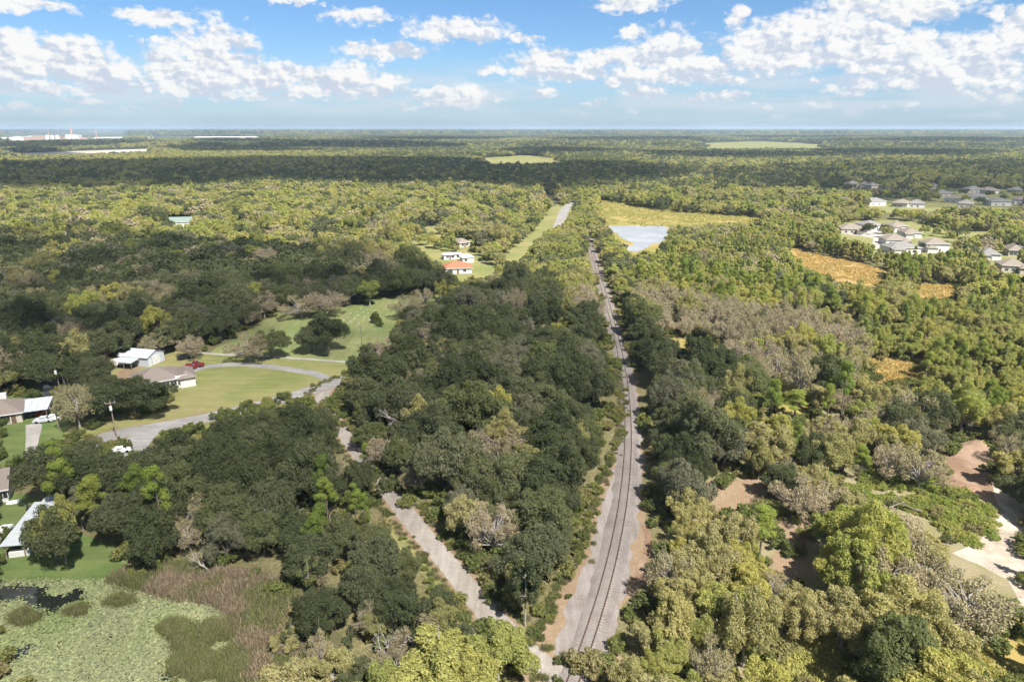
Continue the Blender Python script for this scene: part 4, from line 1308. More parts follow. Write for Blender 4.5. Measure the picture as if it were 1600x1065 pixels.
LOD = {}
for i, (kind, R, h, shape, m) in enumerate([('oak', 6, 10.5, 'dome', 'leaf_oak'), ('olive', 5.4, 10, 'dome', 'leaf_olive'), ('moss', 6, 10, 'dome', 'leaf_moss'), ('pine', 3.0, 14, 'cone', 'leaf_pine'), ('cypress', 2.8, 13, 'cone', 'leaf_cypress'), ('gold', 4.8, 10.5, 'dome', 'leaf_gold')]):
    for v in range(3):
        V = lod(kind, R, h, 1500 if shape == 'dome' else 800, 0.95, shape, m, 100 + i * 10 + v)
        LOD.setdefault(kind, []).append((crown_mesh('far_' + kind, V, r, m, 0.12), R, h))
PATCH = []
for v in range(6):
    r2 = np.random.default_rng(500 + v)
    VV, FM = [], []
    mats_ = ['leaf_oak', 'leaf_olive', 'leaf_gold', 'leaf_cypress', 'leaf_moss']
    for gx in range(6):
        for gy in range(6):
            if r2.random() < 0.06:
                continue
            x, y = (gx - 2.5) * 9.5 + r2.normal() * 2.0, (gy - 2.5) * 9.5 + r2.normal() * 2.0
            R, hh = r2.uniform(4.2, 6.4), r2.uniform(7.5, 13)
            cen, rad, bc, br = grow_clumps(r2, 8, R, hh * 0.52, hh * 0.44, (0.34, 0.5), 2, (0.4, 0.6))
            V = leaves_on(r2, cen, rad, 190, 2.0) + np.array([x, y, 0])
            mi = r2.choice(5, p=[[.86, .10, .02, .01, .01], [.60, .30, .05, .02, .03], [.30, .50, .12, .05, .03]][v // 2])
            VV.append(V)
            FM += [mi] * (len(V) // 4)
    VV = np.concatenate(VV)
    k = len(VV) // 4
    PATCH.append(mesh_np('wood_patch', VV, np.arange(k * 4).reshape(k, 4), mats_, FM, np.clip(r2.normal(0.5, 0.10, k), 0, 1)))


def scatter(name, label, protos, pts, idx, rotz, scl, tint):
    """one object of kind stuff: the meshes in protos set out on points"""
    coll = bpy.data.collections.new(name + '_source')
    for i, me in enumerate(protos):
        coll.objects.link(bpy.data.objects.new(f'{name}_source_{i:03d}', me))
    me = bpy.data.meshes.new(name)
    k = len(pts)
    me.vertices.add(k)
    me.vertices.foreach_set('co', np.asarray(pts, np.float32).reshape(-1))
    for nm, ty, val in (('pick', 'INT', idx), ('turn', 'FLOAT', rotz), ('size', 'FLOAT', scl), ('tint', 'FLOAT', tint)):
        at = me.attributes.new(nm, ty, 'POINT')
        at.data.foreach_set('value', np.asarray(val, np.int32 if ty == 'INT' else np.float32))
    o = bpy.data.objects.new(name, me)
    C.objects.link(o)
    tag(o, label, None, None, 'stuff')
    ng = bpy.data.node_groups.new(name, 'GeometryNodeTree')
    ng.interface.new_socket('Geometry', in_out='INPUT', socket_type='NodeSocketGeometry')
    ng.interface.new_socket('Geometry', in_out='OUTPUT', socket_type='NodeSocketGeometry')
    N, L = ng.nodes, ng.links
    gi, go = N.new('NodeGroupInput'), N.new('NodeGroupOutput')
    mp = N.new('GeometryNodeMeshToPoints')
    ci = N.new('GeometryNodeCollectionInfo')
    ci.inputs['Collection'].default_value = coll
    ci.inputs['Separate Children'].default_value = True
    ci.inputs['Reset Children'].default_value = True
    ip = N.new('GeometryNodeInstanceOnPoints')
    ip.inputs['Pick Instance'].default_value = True

    def attr(nm, ty):
        a = N.new('GeometryNodeInputNamedAttribute')
        a.data_type = ty
        a.inputs['Name'].default_value = nm
        return a.outputs['Attribute']
    L.new(gi.outputs[0], mp.inputs['Mesh'])
    L.new(mp.outputs[0], ip.inputs['Points'])
    L.new(ci.outputs[0], ip.inputs['Instance'])
    L.new(attr('pick', 'INT'), ip.inputs['Instance Index'])
    cx_ = N.new('ShaderNodeCombineXYZ')
    L.new(attr('turn', 'FLOAT'), cx_.inputs[2])
    L.new(cx_.outputs[0], ip.inputs['Rotation'])
    L.new(attr('size', 'FLOAT'), ip.inputs['Scale'])
    L.new(ip.outputs[0], go.inputs[0])
    md = o.modifiers.new('scatter', 'NODES')
    md.node_group = ng
    return o


# ------------------------------------------------------------------ where the ground shows between the trees
OPEN_PX = [
    LEFT_EDGE + RIGHT_EDGE,
    [(622, 806), (643, 800), (672, 812), (712, 855), (740, 895), (778, 955), (748, 966), (727, 945), (700, 915), (640, 855), (618, 830)],
    [(528, 666), (540, 666), (558, 695), (548, 704), (533, 690)],
    [(600, 768), (618, 770), (632, 785), (612, 784)],
    [(820, 1000), (905, 1040), (890, 1068), (795, 1068), (815, 1030)],
    [(548, 584), (525, 590), (500, 605), (495, 628), (506, 636), (513, 620), (542, 606)],
    [(183, 588), (200, 570), (195, 552), (240, 540), (330, 554), (550, 566), (545, 580), (515, 592), (492, 606), (440, 598), (400, 625), (335, 645), (325, 660), (230, 682), (222, 705), (190, 713), (165, 690), (150, 668), (270, 640), (265, 600)],
    [(330, 545), (400, 510), (440, 488), (545, 478), (620, 468), (690, 462), (680, 472), (630, 480), (620, 500), (600, 530), (560, 545), (548, 566), (330, 555)],
    [(0, 615), (40, 625), (75, 622), (112, 650), (118, 672), (62, 690), (45, 702), (0, 704)],
    [(0, 745), (18, 745), (22, 775), (50, 790), (80, 798), (80, 815), (115, 850), (160, 865), (168, 906), (0, 912)],
    [(0, 906), (165, 905), (250, 905), (330, 895), (430, 908), (440, 940), (410, 985), (400, 1068), (0, 1068)],
    [(1335, 765), (1375, 745), (1430, 735), (1480, 750), (1500, 690), (1548, 694), (1548, 745), (1562, 800), (1600, 850), (1600, 940), (1575, 895), (1505, 870), (1530, 838), (1500, 848), (1465, 815), (1395, 785)],
    [(1235, 1030), (1295, 1018), (1330, 1068), (1230, 1068)], [(1545, 1012), (1602, 985), (1602, 1068), (1572, 1068)],
    [(1210, 876), (1260, 870), (1264, 893), (1216, 899)], [(1218, 820), (1258, 816), (1252, 850), (1226, 856)], [(1122, 758), (1180, 755), (1184, 788), (1122, 796)],
    [(1362, 567), (1433, 563), (1433, 589), (1370, 596)], [(1232, 632), (1262, 628), (1258, 650), (1236, 654)], [(1032, 527), (1098, 531), (1090, 543), (1042, 540)],
    [(948, 352), (1042, 350), (1040, 378), (1015, 385), (985, 395), (972, 376)],
    [(935, 312), (985, 320), (1040, 332), (1190, 340), (1185, 348), (1045, 351), (948, 353), (940, 340)],
    [(1232, 388), (1300, 402), (1345, 411), (1385, 424), (1372, 448), (1305, 438), (1255, 412)], [(1434, 445), (1496, 445), (1492, 471), (1436, 468)],
    [(655, 354), (690, 352), (694, 372), (680, 378), (660, 366)], [(638, 376), (668, 379), (672, 392), (690, 400), (745, 398), (765, 412), (770, 430), (725, 436), (700, 426), (690, 408), (664, 396)],
    [(795, 392), (835, 360), (852, 335), (868, 333), (882, 324), (898, 312), (900, 318), (885, 345), (850, 362), (815, 397), (790, 402)],
    [(717, 372), (737, 372), (735, 388), (718, 390)],
    [(1305, 352), (1345, 345), (1440, 348), (1490, 362), (1480, 395), (1440, 392), (1390, 394), (1360, 380), (1315, 368)], [(1490, 366), (1545, 362), (1540, 372), (1500, 372)], [(1540, 395), (1602, 385), (1602, 430), (1566, 425)],
    [(1352, 314), (1390, 308), (1460, 316), (1470, 298), (1602, 290), (1602, 328), (1500, 322), (1450, 326), (1356, 325)],
    [(1200, 286), (1255, 286), (1255, 292), (1200, 291)], [(1278, 284), (1462, 287), (1462, 297), (1278, 294)],
    [(735, 247), (820, 242), (887, 249), (886, 258), (740, 257)], [(1078, 223), (1195, 220), (1305, 226), (1300, 233), (1085, 233)], [(1560, 230), (1602, 229), (1602, 236), (1570, 236)],
    [(-5, 241), (110, 235), (255, 230.5), (248, 238), (110, 241.5), (-5, 246)], [(-5, 210), (210, 205), (208, 219), (-5, 224)], [(225, 213), (412, 213), (412, 219), (225, 219)],
    [(258, 343), (300, 343), (298, 352), (260, 352)], [(97, 360), (116, 360), (114, 367), (98, 367)], [(443, 349), (455, 349), (453, 353), (444, 353)],
]
# the openings on the ground
OPEN = [GP(p) for p in OPEN_PX]
OPEN_BB = [(p[:, 0].min() - 1, p[:, 0].max() + 1, p[:, 1].min() - 1, p[:, 1].max() + 1) for p in OPEN]


def in_open(P):
    r_ = np.zeros(len(P), bool)
    for p, (a, b, c, d) in zip(OPEN, OPEN_BB):
        m_ = (P[:, 0] > a) & (P[:, 0] < b) & (P[:, 1] > c) & (P[:, 1] < d) & ~r_
        if m_.any():
            r_[m_] |= inside(P[m_], p)
    return r_


def blocks(P, R, h, soft=1.14):
    """trees whose stem, crown or outline would stand in or before an opening"""
    bad = in_open(P)
    R = R * np.where(P[:, 1] > 385, 0.5, 1.0)
    for fz, fr in ((0.12, 0.5), (0.4, 1.0), (0.7, 0.95), (0.97, 0.45)):
        k = (H / (H - h * fz))[:, None]
        for a_ in np.arange(0, 6.28, 6.2832 / 6):
            bad |= in_open((P + np.stack([math.cos(a_) * R * soft * fr, math.sin(a_) * R * soft * fr], 1)) * k)
    return bad


# stands of wood: outline seen at crown height, mix of kinds, spacing, size
KINDS = ['oak', 'olive', 'moss', 'pine', 'cypress', 'gold', 'autumn', 'slender', 'dead']


def zone(poly, mix, sp, lo, hi, tint=(0, 1), z=7.0):
    return (GP(poly, z), mix, sp, lo, hi, tint)


ZONES = [
    zone([(620, 1010), (790, 990), (820, 1040), (800, 1200), (540, 1200), (560, 1060)], dict(gold=.65, olive=.35), 7.0, .8, 1.15, (0, 0.7)),
    zone([(470, 760), (590, 740), (620, 800), (560, 860), (480, 850)], dict(pine=.35, slender=.25, oak=.3, gold=.1), 5.5, .75, 1.1),
    zone([(440, 850), (640, 850), (720, 920), (700, 1000), (560, 1050), (540, 1200), (470, 1200), (450, 960)], dict(oak=.42, slender=.3, moss=.1, olive=.12, dead=.06), 5.0, .5, .85),
    zone([(150, 830), (330, 850), (440, 880), (440, 930), (330, 930), (150, 900)], dict(slender=.5, oak=.5), 4.6, .55, .85),
    zone([(-100, 660), (200, 670), (330, 650), (560, 600), (640, 720), (700, 900), (460, 900), (-100, 900)], dict(oak=.66, moss=.10, olive=.08, slender=.1, pine=.04, dead=.04), 6.2, .65, 1.15, (0, 1)),
    zone([(560, 650), (760, 600), (980, 560), (990, 700), (900, 950), (760, 950), (640, 780)], dict(oak=.70, olive=.13, moss=.07, slender=.09, gold=.02, dead=.04), 6.6, .75, 1.25, (0, 1)),
    zone([(520, 600), (600, 500), (700, 440), (800, 440), (960, 470), (985, 600), (700, 700), (540, 680)], dict(oak=.72, olive=.06, moss=.15, slender=.07, dead=.04), 6.8, .75, 1.25, (0, 1)),
    zone([(-100, 370), (400, 380), (700, 425), (720, 460), (440, 480), (320, 550), (-100, 640)], dict(oak=.80, moss=.10, olive=.08, dead=.02), 7.2, .85, 1.3, (0, 1)),
    zone([(-100, 640), (180, 560), (200, 600), (110, 660), (-100, 680)], dict(oak=.85, moss=.15), 8, .8, 1.1, (0, 1)),
    zone([(780, 330), (935, 330), (935, 470), (790, 440)], dict(gold=.45, olive=.4, oak=.15), 5.5, .6, .9),
    # east of the track
    zone([(915, 330), (960, 350), (1010, 470), (1000, 480), (960, 440)], dict(oak=.5, olive=.35, gold=.15), 5.8, .65, .95, (.3, 1)),
    zone([(960, 470), (1040, 500), (1130, 560), (1180, 620), (1160, 740), (1080, 760), (1000, 840), (1000, 640)], dict(oak=.82, moss=.08, olive=.08, dead=.04), 6.4, .8, 1.2, (0, 1)),
    zone([(1000, 460), (1060, 460), (1250, 480), (1340, 480), (1360, 560), (1280, 600), (1150, 570), (1040, 540)], dict(moss=.78, olive=.14, oak=.04, dead=.04), 7.0, .75, 1.15, (.2, 1)),
    zone([(1120, 340), (1260, 340), (1300, 420), (1180, 410), (1060, 420)], dict(cypress=.5, moss=.15, gold=.25, olive=.1), 4.6, .7, 1.05),
    zone([(960, 380), (1080, 400), (1260, 400), (1330, 470), (1240, 490), (1020, 470)], dict(pine=.36, oak=.10, gold=.24, olive=.30), 5.2, .65, .95, (.3, 1)),
    zone([(1370, 440), (1700, 420), (1700, 660), (1440, 620), (1380, 560)], dict(cypress=.22, gold=.52, pine=.10, olive=.16), 4.8, .6, .95, (.3, 1)),
    zone([(1240, 360), (1500, 390), (1600, 420), (1600, 450), (1400, 450), (1300, 400)], dict(cypress=.65, pine=.25, olive=.1), 4.4, .65, 1.0),
    zone([(1300, 460), (1400, 450), (1420, 640), (1260, 640), (1200, 580)], dict(pine=.25, olive=.36, moss=.27, gold=.08, oak=.04), 5.8, .6, 1.0, (.3, 1)),
    zone([(1380, 600), (1700, 600), (1700, 700), (1540, 690), (1400, 680)], dict(oak=.42, olive=.45, moss=.13), 6.2, .7, 1.1, (.3, 1)),
    zone([(1150, 620), (1400, 600), (1560, 650), (1560, 760), (1330, 770), (1200, 760)], dict(olive=.56, moss=.30, oak=.05, pine=.07, dead=.02), 5.6, .65, 1.05, (.2, 1)),
    zone([(960, 960), (1060, 880), (1200, 900), (1230, 1000), (1200, 1200), (900, 1200)], dict(olive=.50, oak=.08, gold=.36, moss=.06), 5.4, .65, 1.0, (.3, 1)),
    zone([(1000, 800), (1180, 720), (1420, 760), (1620, 880), (1700, 1200), (1180, 1200), (1040, 940)], dict(olive=.66, moss=.18, oak=.03, gold=.08, slender=.03, dead=.02), 5.0, .6, 1.08, (.2, 1)),
]
DEFAULT_L = dict(olive=.46, gold=.26, oak=.18, moss=.06, cypress=.04)
DEFAULT_R = dict(olive=.42, gold=.2, oak=.14, moss=.06, cypress=.18)

pts_all, kind_all, size_all, tint_all = [], [], [], []


def add_stand(P, mix, lo, hi, tint):
    k = len(P)
    if not k:
        return
    names = list(mix)
    p = np.array([mix[a] for a in names], float)
    # kinds gather in small groups: the choice follows a slow noise
    u = np.array([mnoise.fractal(Vector((a[0] * 0.045, a[1] * 0.045, 5.5)), 0.8, 2, 3) for a in P])
    u = (np.argsort(np.argsort(u)) / max(1, k - 1)) if k > 8 else rng.random(k)
    u = np.where(rng.random(k) < 0.45, rng.random(k), u)
    order = rng.permutation(len(names))
    cum = np.cumsum(p[order] / p.sum())
    pick = np.minimum(np.searchsorted(cum, u), len(names) - 1)
    ks = np.array([KINDS.index(names[order[q]]) for q in pick])
    v = np.array([mnoise.fractal(Vector((a[0] * 0.028, a[1] * 0.028, 12.5)), 0.8, 2, 3) for a in P])
    mid_ = 0.5 * (lo + hi)
    sz = np.clip(mid_ + (hi - lo) * (v * 0.7 + rng.normal(0, .36, k)), lo * 0.72, hi * 1.15) * 0.86
    pts_all.append(P)
    kind_all.append(ks)
    size_all.append(sz)
    v = np.array([mnoise.fractal(Vector((a[0] * 0.05, a[1] * 0.05, 17.5)), 0.8, 2, 3) for a in P])
    tint_all.append(tint[0] + (tint[1] - tint[0]) * np.clip(0.5 + v * 0.9 + rng.normal(0, .22, k), 0, 1))


def grid_pts(x0, x1, y0, y1, sp, jit=0.42):
    gx, gy = np.meshgrid(np.arange(x0, x1, sp), np.arange(y0, y1, sp * 0.9))
    gx = gx + (np.arange(gx.shape[0]) % 2)[:, None] * sp * 0.5
    P = np.stack([gx.ravel(), gy.ravel()], 1)
    return P + rng.uniform(-jit, jit, P.shape) * sp


def in_view(P, margin=14):
    return (np.abs(P[:, 0]) < 0.80 * np.maximum(P[:, 1] + 8, 0) * 1.0 + margin) & (P[:, 1] > 58)


taken = []
for zp, mix, sp, lo, hi, tint in ZONES:
    P = grid_pts(zp[:, 0].min(), zp[:, 0].max(), max(55, zp[:, 1].min()), min(640, zp[:, 1].max()), sp * 0.9)
    P = P[in_view(P)]
    P = P[inside(P, zp)]
    for z2 in taken:
        P = P[~inside(P, z2)] if len(P) else P
    taken.append(zp)
    add_stand(P, mix, lo, hi, tint)
for side, mix in ((-1, DEFAULT_L), (1, DEFAULT_R)):
    P = grid_pts(-720, 720, 60, 820, 6.2)
    P = P[in_view(P) & (P[:, 0] * side > 30 * side if side < 0 else P[:, 0] > 45)]
    if side < 0:
        P = P[P[:, 0] <= 45]
    for z2 in taken:
        P = P[~inside(P, z2)]
    add_stand(P, mix, .6, 1.3, (.1, 1))
TP = np.concatenate(pts_all)
TK = np.concatenate(kind_all)
TS = np.concatenate(size_all)
TT = np.concatenate(tint_all)
NAT_R = np.array([PROTO[k][0][2] for k in KINDS])
NAT_H = np.array([PROTO[k][0][3] for k in KINDS])
bad = blocks(TP, NAT_R[TK] * TS, NAT_H[TK] * TS)
TP, TK, TS, TT = TP[~bad], TK[~bad], TS[~bad], TT[~bad]

# trees in the gardens of the far houses and along the sunny roadside
EX = [(705, 372), (745, 394), (757, 391), (770, 398), (680, 388), (676, 374), (729, 374), (764, 414), (792, 398), (812, 378), (826, 364), (700, 392), (686, 366), (712, 368), (748, 380), (652, 372), (664, 384), (640, 388), (780, 408), (775, 388),
      (1352, 366), (1388, 372), (1442, 368), (1486, 378), (1500, 372), (1440, 392), (1380, 366), (1460, 370), (1530, 384), (1562, 398), (1598, 412), (1508, 385), (1475, 366), (1555, 376),
      (1350, 316), (1386, 312), (1404, 314), (1425, 312), (1446, 318), (1462, 314), (1492, 312), (1503, 306), (1508, 318), (1544, 308), (1566, 306), (1566, 314), (1584, 310), (1596, 312), (1474, 302), (1530, 320), (1452, 306), (1440, 304), (1602, 304), (1520, 296), (1548, 296), (1580, 294), (1230, 290), (1264, 291), (1308, 292), (1336, 293)]
ex = np.array([G(*p) for p in EX]) + rng.normal(0, 1.0, (len(EX), 2))
TP = np.concatenate([TP, ex])
TK = np.concatenate([TK, rng.choice([KINDS.index('oak'), KINDS.index('olive'), KINDS.index('gold')], len(ex))])
TS = np.concatenate([TS, rng.uniform(.5, .85, len(ex))])
TT = np.concatenate([TT, rng.random(len(ex))])

# single trees that the photograph shows standing free: pixel of the foot, kind, crown radius, height, tint, label
LONE = [
    ((214, 652), 'oak', 8.6, 11.5, .1, 'big round dark oak on the lawn before the white house'),
    ((125, 668), 'moss', 6.6, 13, .5, 'tall pale grey moss-hung oak between road and sandy patch'),
    ((152, 614), 'oak', 5.6, 10, .5, 'oak with clear trunk left of the taupe-roofed house'),
    ((70, 610), 'oak', 8.0, 11, .3, 'wide oak behind the dark camper van'),
    ((168, 572), 'oak', 7.5, 13, .55, 'tall oak at the corner of the grey workshop'),
    ((90, 580), 'oak', 8.4, 13, .4, 'broad oak rising behind the wide one by the utility pole'),
    ((250, 553), 'moss', 7.0, 9, .55, 'grey mossy oak behind the workshop'),
    ((300, 560), 'moss', 5.6, 8, .8, 'low tan mossy oak beside the narrow path'),
    ((392, 566), 'moss', 7.0, 10, .2, 'dense dark mossy oak over the path, left of a pair'),
    ((425, 560), 'oak', 6.2, 9.5, .7, 'smaller oak joined to the mossy one over the path'),
    ((514, 550), 'oak', 7.6, 12.5, .2, 'tall dark oak on the cemetery lawn, right of a close pair'),
    ((488, 550), 'oak', 6.2, 9.5, .45, 'shorter oak on the cemetery lawn, left of a close pair'),
    ((472, 497), 'moss', 8.5, 10, .7, 'left one of two grey domed oaks at the cemetery edge'),
    ((510, 495), 'moss', 9.5, 12.5, .95, 'right one of two grey domed oaks at the cemetery edge'),
    ((578, 477), 'gold', 6.2, 12, .1, 'bright green tree at the head of the cemetery'),
    ((636, 498), 'moss', 6.5, 10, .5, 'pink-grey oak at the right edge of the cemetery'),
    ((662, 478), 'moss', 6.0, 8, .7, 'low grey oak behind the pink-grey one at the cemetery'),
    ((92, 884), 'oak', 5.6, 11.5, .62, 'round tree with pale trunk on the lakeside lawn'),
    ((104, 880), 'gold', 3.4, 13, .6, 'yellow-topped tree rising behind the round lakeside tree'),
    ((1312, 1018), 'olive', 5.0, 9.5, .5, 'olive oak with visible trunk over the sunny grass'),
    ((1120, 1000), 'gold', 4.8, 10.5, .8, 'bright lime-yellow tree right of the track'),
    ((1500, 985), 'moss', 7.5, 10, .35, 'big drooping moss-hung oak beside the sand track'),
    ((1435, 765), 'moss', 6.0, 10, .6, 'moss-hung oak with forked trunk over the bright brush'),
    ((1390, 752), 'moss', 5.0, 8.5, .75, 'thin grey oak left of the forked one over the brush'),
    ((1590, 760), 'olive', 6.0, 10, .6, 'olive oak right of the scraped earth'),
    ((1185, 880), 'pine', 3.6, 12, .6, 'pine with dark trunk beside the bare tan patches'),
    ((1255, 555), 'pine', 4.2, 11, .9, 'bright green pine amid the grey mossy oaks'),
    ((1240, 660), 'pine', 3.8, 10, .8, 'slim pine beside the yellow glade'),
    ((690, 478), 'gold', 3.6, 12, .7, 'pale tree standing out behind the cemetery'),
    ((125, 362), 'autumn', 5.0, 12, .2, 'orange autumn tree, third of three from the left'), ((72, 362), 'autumn', 5.4, 12, .5, 'orange autumn tree, second of three from the left'), ((12, 366), 'autumn', 5.6, 10, .8, 'orange autumn tree, first of three from the left'),
    ((848, 318), 'autumn', 4.5, 12, .6, 'rust-tinted tree beside the distant road'),
    ((88, 335), 'dead', 6.0, 16, .5, 'bare white-trunked tree above the orange trees'),
    ((625, 700), 'dead', 5.0, 11.5, .5, 'grey leafless tree in the wood above the lane'),
    ((790, 500), 'dead', 5.0, 12, .5, 'white bare treetop in the middle of the dark wood'),
    ((330, 900), 'dead', 2.6, 6.5, .5, 'leaning bare tree at the marsh edge'),
    ((1345, 985), 'dead', 3.2, 7, .5, 'bare branching snag behind the olive oak on sunny grass'),
    ((600, 1050), 'dead', 2.6, 7, .5, 'bare stem among the young trees near the crossing'),
    ((588, 505), 'shrub', 2.2, 5.0, .1, 'round clipped dark bush on the cemetery lawn'),
    ((594, 510), 'shrub', 1.5, 2.2, .3, 'small bush at the foot of the round clipped one'),
    ((198, 702), 'shrub', 1.5, 2.6, .1, 'dark bush on the traffic island'), ((190, 698), 'shrub', 1.2, 2.2, .2, 'smaller bush beside the one on the traffic island'),
    ((838, 905), 'oak', 6.6, 9, .5, 'wide grey-green oak between lane and railway, nearest the crossing'),
    ((850, 850), 'oak', 6.8, 10.5, .62, 'tall oak on the left bank of the gravel bed'),
    ((778, 1062), 'gold', 5.2, 9.5, .35, 'sunlit yellow-green tree beside the crossing'),
    ((690, 1105), 'gold', 6.4, 11, .55, 'broad lime-green tree at the bottom edge before the crossing'),
    ((742, 1120), 'gold', 5.4, 10, .65, 'yellow-green tree between the lime-green one and the crossing'),
]
LONE_KIND = {'oak': 'oak_tree', 'olive': 'olive_oak_tree', 'moss': 'mossy_oak_tree', 'pine': 'pine_tree', 'cypress': 'cypress_tree', 'gold': 'lime_green_tree', 'autumn': 'autumn_tree', 'slender': 'young_tree', 'dead': 'bare_tree', 'shrub': 'shrub'}
lone_xy = np.array([G(*a[0]) for a in LONE])
lone_R = np.array([a[2] * 0.85 for a in LONE])
dm = np.linalg.norm(TP[:, None, :] - lone_xy[None], axis=2)
near_lone = (dm < 0.75 * lone_R[None] + (NAT_R[TK] * TS * 0.35)[:, None]).any(1)
TP, TK, TS, TT = TP[~near_lone], TK[~near_lone], TS[~near_lone], TT[~near_lone]


def plant_tree(kind, x, y, sxy, sz, rz, tint, label, group, variant=None, tilt=0.0):
    pr = PROTO[kind]
    tr, cr, R, h = pr[variant if variant is not None else random.randrange(len(pr))]
    t = bpy.data.objects.new(LONE_KIND[kind], None)
    t.empty_display_size = 0.5
    C.objects.link(t)
    t.location = (x, y, 0)
    t.rotation_euler = (tilt, 0, rz)
    t.scale = (sxy * random.uniform(.9, 1.1), sxy * random.uniform(.9, 1.1), sz)
    tag(t, label, 'shrub' if kind == 'shrub' else 'tree', group)
    for nm, me in (('trunk' if kind != 'shrub' else 'stem', tr), ('crown' if kind != 'shrub' else 'foliage', cr)):
        if me is None:
            continue
        o = bpy.data.objects.new(nm, me)
        C.objects.link(o)
        o.parent = t
        o['tint'] = float(tint)
    return t


for i, (px, kind, R, h, tint, lab) in enumerate(LONE):
    x, y = G(*px)
    n_ = PROTO[kind][0]
    plant_tree(kind, x, y, 0.8 * R / n_[2], (0.88 if kind != 'dead' else 1.0) * h / n_[3], i * 1.7, tint, lab, None, i % len(PROTO[kind]), 0.3 if 'leaning' in lab else 0.0)

# the nearest trees of each kind stand as single trees, the rest as wood
CAP = {'oak': 290, 'olive': 200, 'moss': 200, 'pine': 120, 'cypress': 130, 'gold': 160, 'autumn': 0, 'slender': 110, 'dead': 30}
dist = np.hypot(np.hypot(TP[:, 0], TP[:, 1]), H)
app = NAT_R[TK] * TS / dist
infr = (np.abs(TP[:, 0]) < 0.76 * (TP[:, 1] * CP + H * SP)) & (TP[:, 1] > 66)
single = np.zeros(len(TP), bool)
for k, nm in enumerate(KINDS):
    ii = np.where((TK == k) & infr)[0]
    ii = ii[np.argsort(-app[ii])][:CAP[nm]]
    single[ii] = True

AREAS = [
    ('in the wood between lane and pond', GP([(150, 600), (560, 600), (500, 640), (560, 700), (640, 810), (740, 950), (800, 1000), (560, 1200), (300, 1200), (440, 930), (150, 900)])),
    ('in the wood between lane and railway', GP([(520, 640), (700, 480), (960, 470), (1000, 700), (900, 900), (830, 1000), (740, 940), (640, 800)])),
    ('at the bottom edge beside the crossing', GP([(560, 1200), (600, 960), (740, 950), (830, 1000), (800, 1200)])),
    ('on the shaded right railway bank', GP([(945, 440), (1180, 560), (1190, 720), (1080, 800), (1000, 860), (1000, 640)])),
    ('in the sunlit thicket by the crossing', GP([(900, 1200), (990, 890), (1180, 860), (1220, 1000), (1200, 1200)])),
    ('round the scrubby clearing', GP([(1000, 880), (1180, 720), (1400, 680), (1700, 660), (1800, 1200), (1180, 1200)])),
    ('in the grey grove beyond the bank', GP([(960, 440), (1360, 470), (1400, 680), (1180, 730), (1180, 560)])),
    ('in the stand below the estate', GP([(1300, 400), (1800, 400), (1800, 680), (1400, 680), (1330, 480)])),
    ('in the stand right of the lake', GP([(930, 340), (1320, 340), (1400, 470), (960, 445)])),
    ('in the shaded wood behind the cemetery', GP([(-300, 360), (700, 400), (720, 470), (440, 490), (320, 550), (180, 570), (-300, 650)])),
    ('among the houses along the road', GP([(-300, 650), (200, 560), (600, 470), (640, 600), (150, 720), (-300, 800)])),
]
LOOK = {'oak': ['deep green oak', 'dark green oak', 'mid green oak', 'grey-green oak'], 'olive': ['olive oak', 'pale olive oak', 'dusty olive oak', 'yellowish olive oak'], 'moss': ['grey-brown mossy oak', 'pale mossy oak', 'tan mossy oak', 'silvery mossy oak'],
        'pine': ['deep green pine', 'green pine', 'bright green pine', 'light green pine'], 'cypress': ['green cypress', 'yellow-green cypress', 'straw cypress', 'fresh-green cypress'],
        'gold': ['green-gold broadleaf tree', 'yellow-green broadleaf tree', 'golden broadleaf tree', 'lime broadleaf tree'], 'slender': ['dark young tree', 'green young tree', 'mid-green young tree', 'pale young tree'], 'dead': ['bare grey tree', 'bare grey tree', 'bare pale tree', 'bare pale tree'], 'autumn': ['orange tree'] * 4}
idxs = np.where(single)[0]
area_of = np.full(len(TP), -1)
for k, (_, zp) in enumerate(AREAS):
    m_ = inside(TP, zp) & (area_of < 0)
    area_of[m_] = k
rail_x = np.interp(TP[:, 1], line[:, 1], line[:, 0])
off = TP[:, 0] - rail_x
lane_d = np.min(np.linalg.norm(TP[:, None, :] - LANE[None, ::2], axis=2), axis=1)
ORD = ['first', 'second', 'third', 'fourth', 'fifth', 'sixth', 'seventh', 'eighth', 'ninth', 'tenth', 'eleventh', 'twelfth', 'thirteenth', 'fourteenth', 'fifteenth', 'sixteenth', 'seventeenth', 'eighteenth', 'nineteenth', 'twentieth']
special = {}
for nm, cond in (('along the left of the gravel bed', (off < -5) & (off > -17)), ('along the right of the gravel bed', (off > 4) & (off < 14)), ('along the pond side of the lane', (lane_d < 8) & (TP[:, 1] < 172) & (area_of == 0)), ('along the railway side of the lane', (lane_d < 8) & (TP[:, 1] < 172) & (area_of == 1))):
    ii = [i for i in np.where(cond & single)[0] if i not in special]
    ii.sort(key=lambda i: TP[i, 1])
    for q, i in enumerate(ii[:20]):
        special[i] = f'{LOOK[KINDS[TK[i]]][min(3, int(TT[i] * 4))]}, {ORD[q]} tree from the crossing {nm}'
RANGE = [(0, 110, 'nearest edge'), (110, 160, 'near half'), (160, 240, 'middle depth'), (240, 1000, 'far side')]
lab_of, grp_of = {}, {}
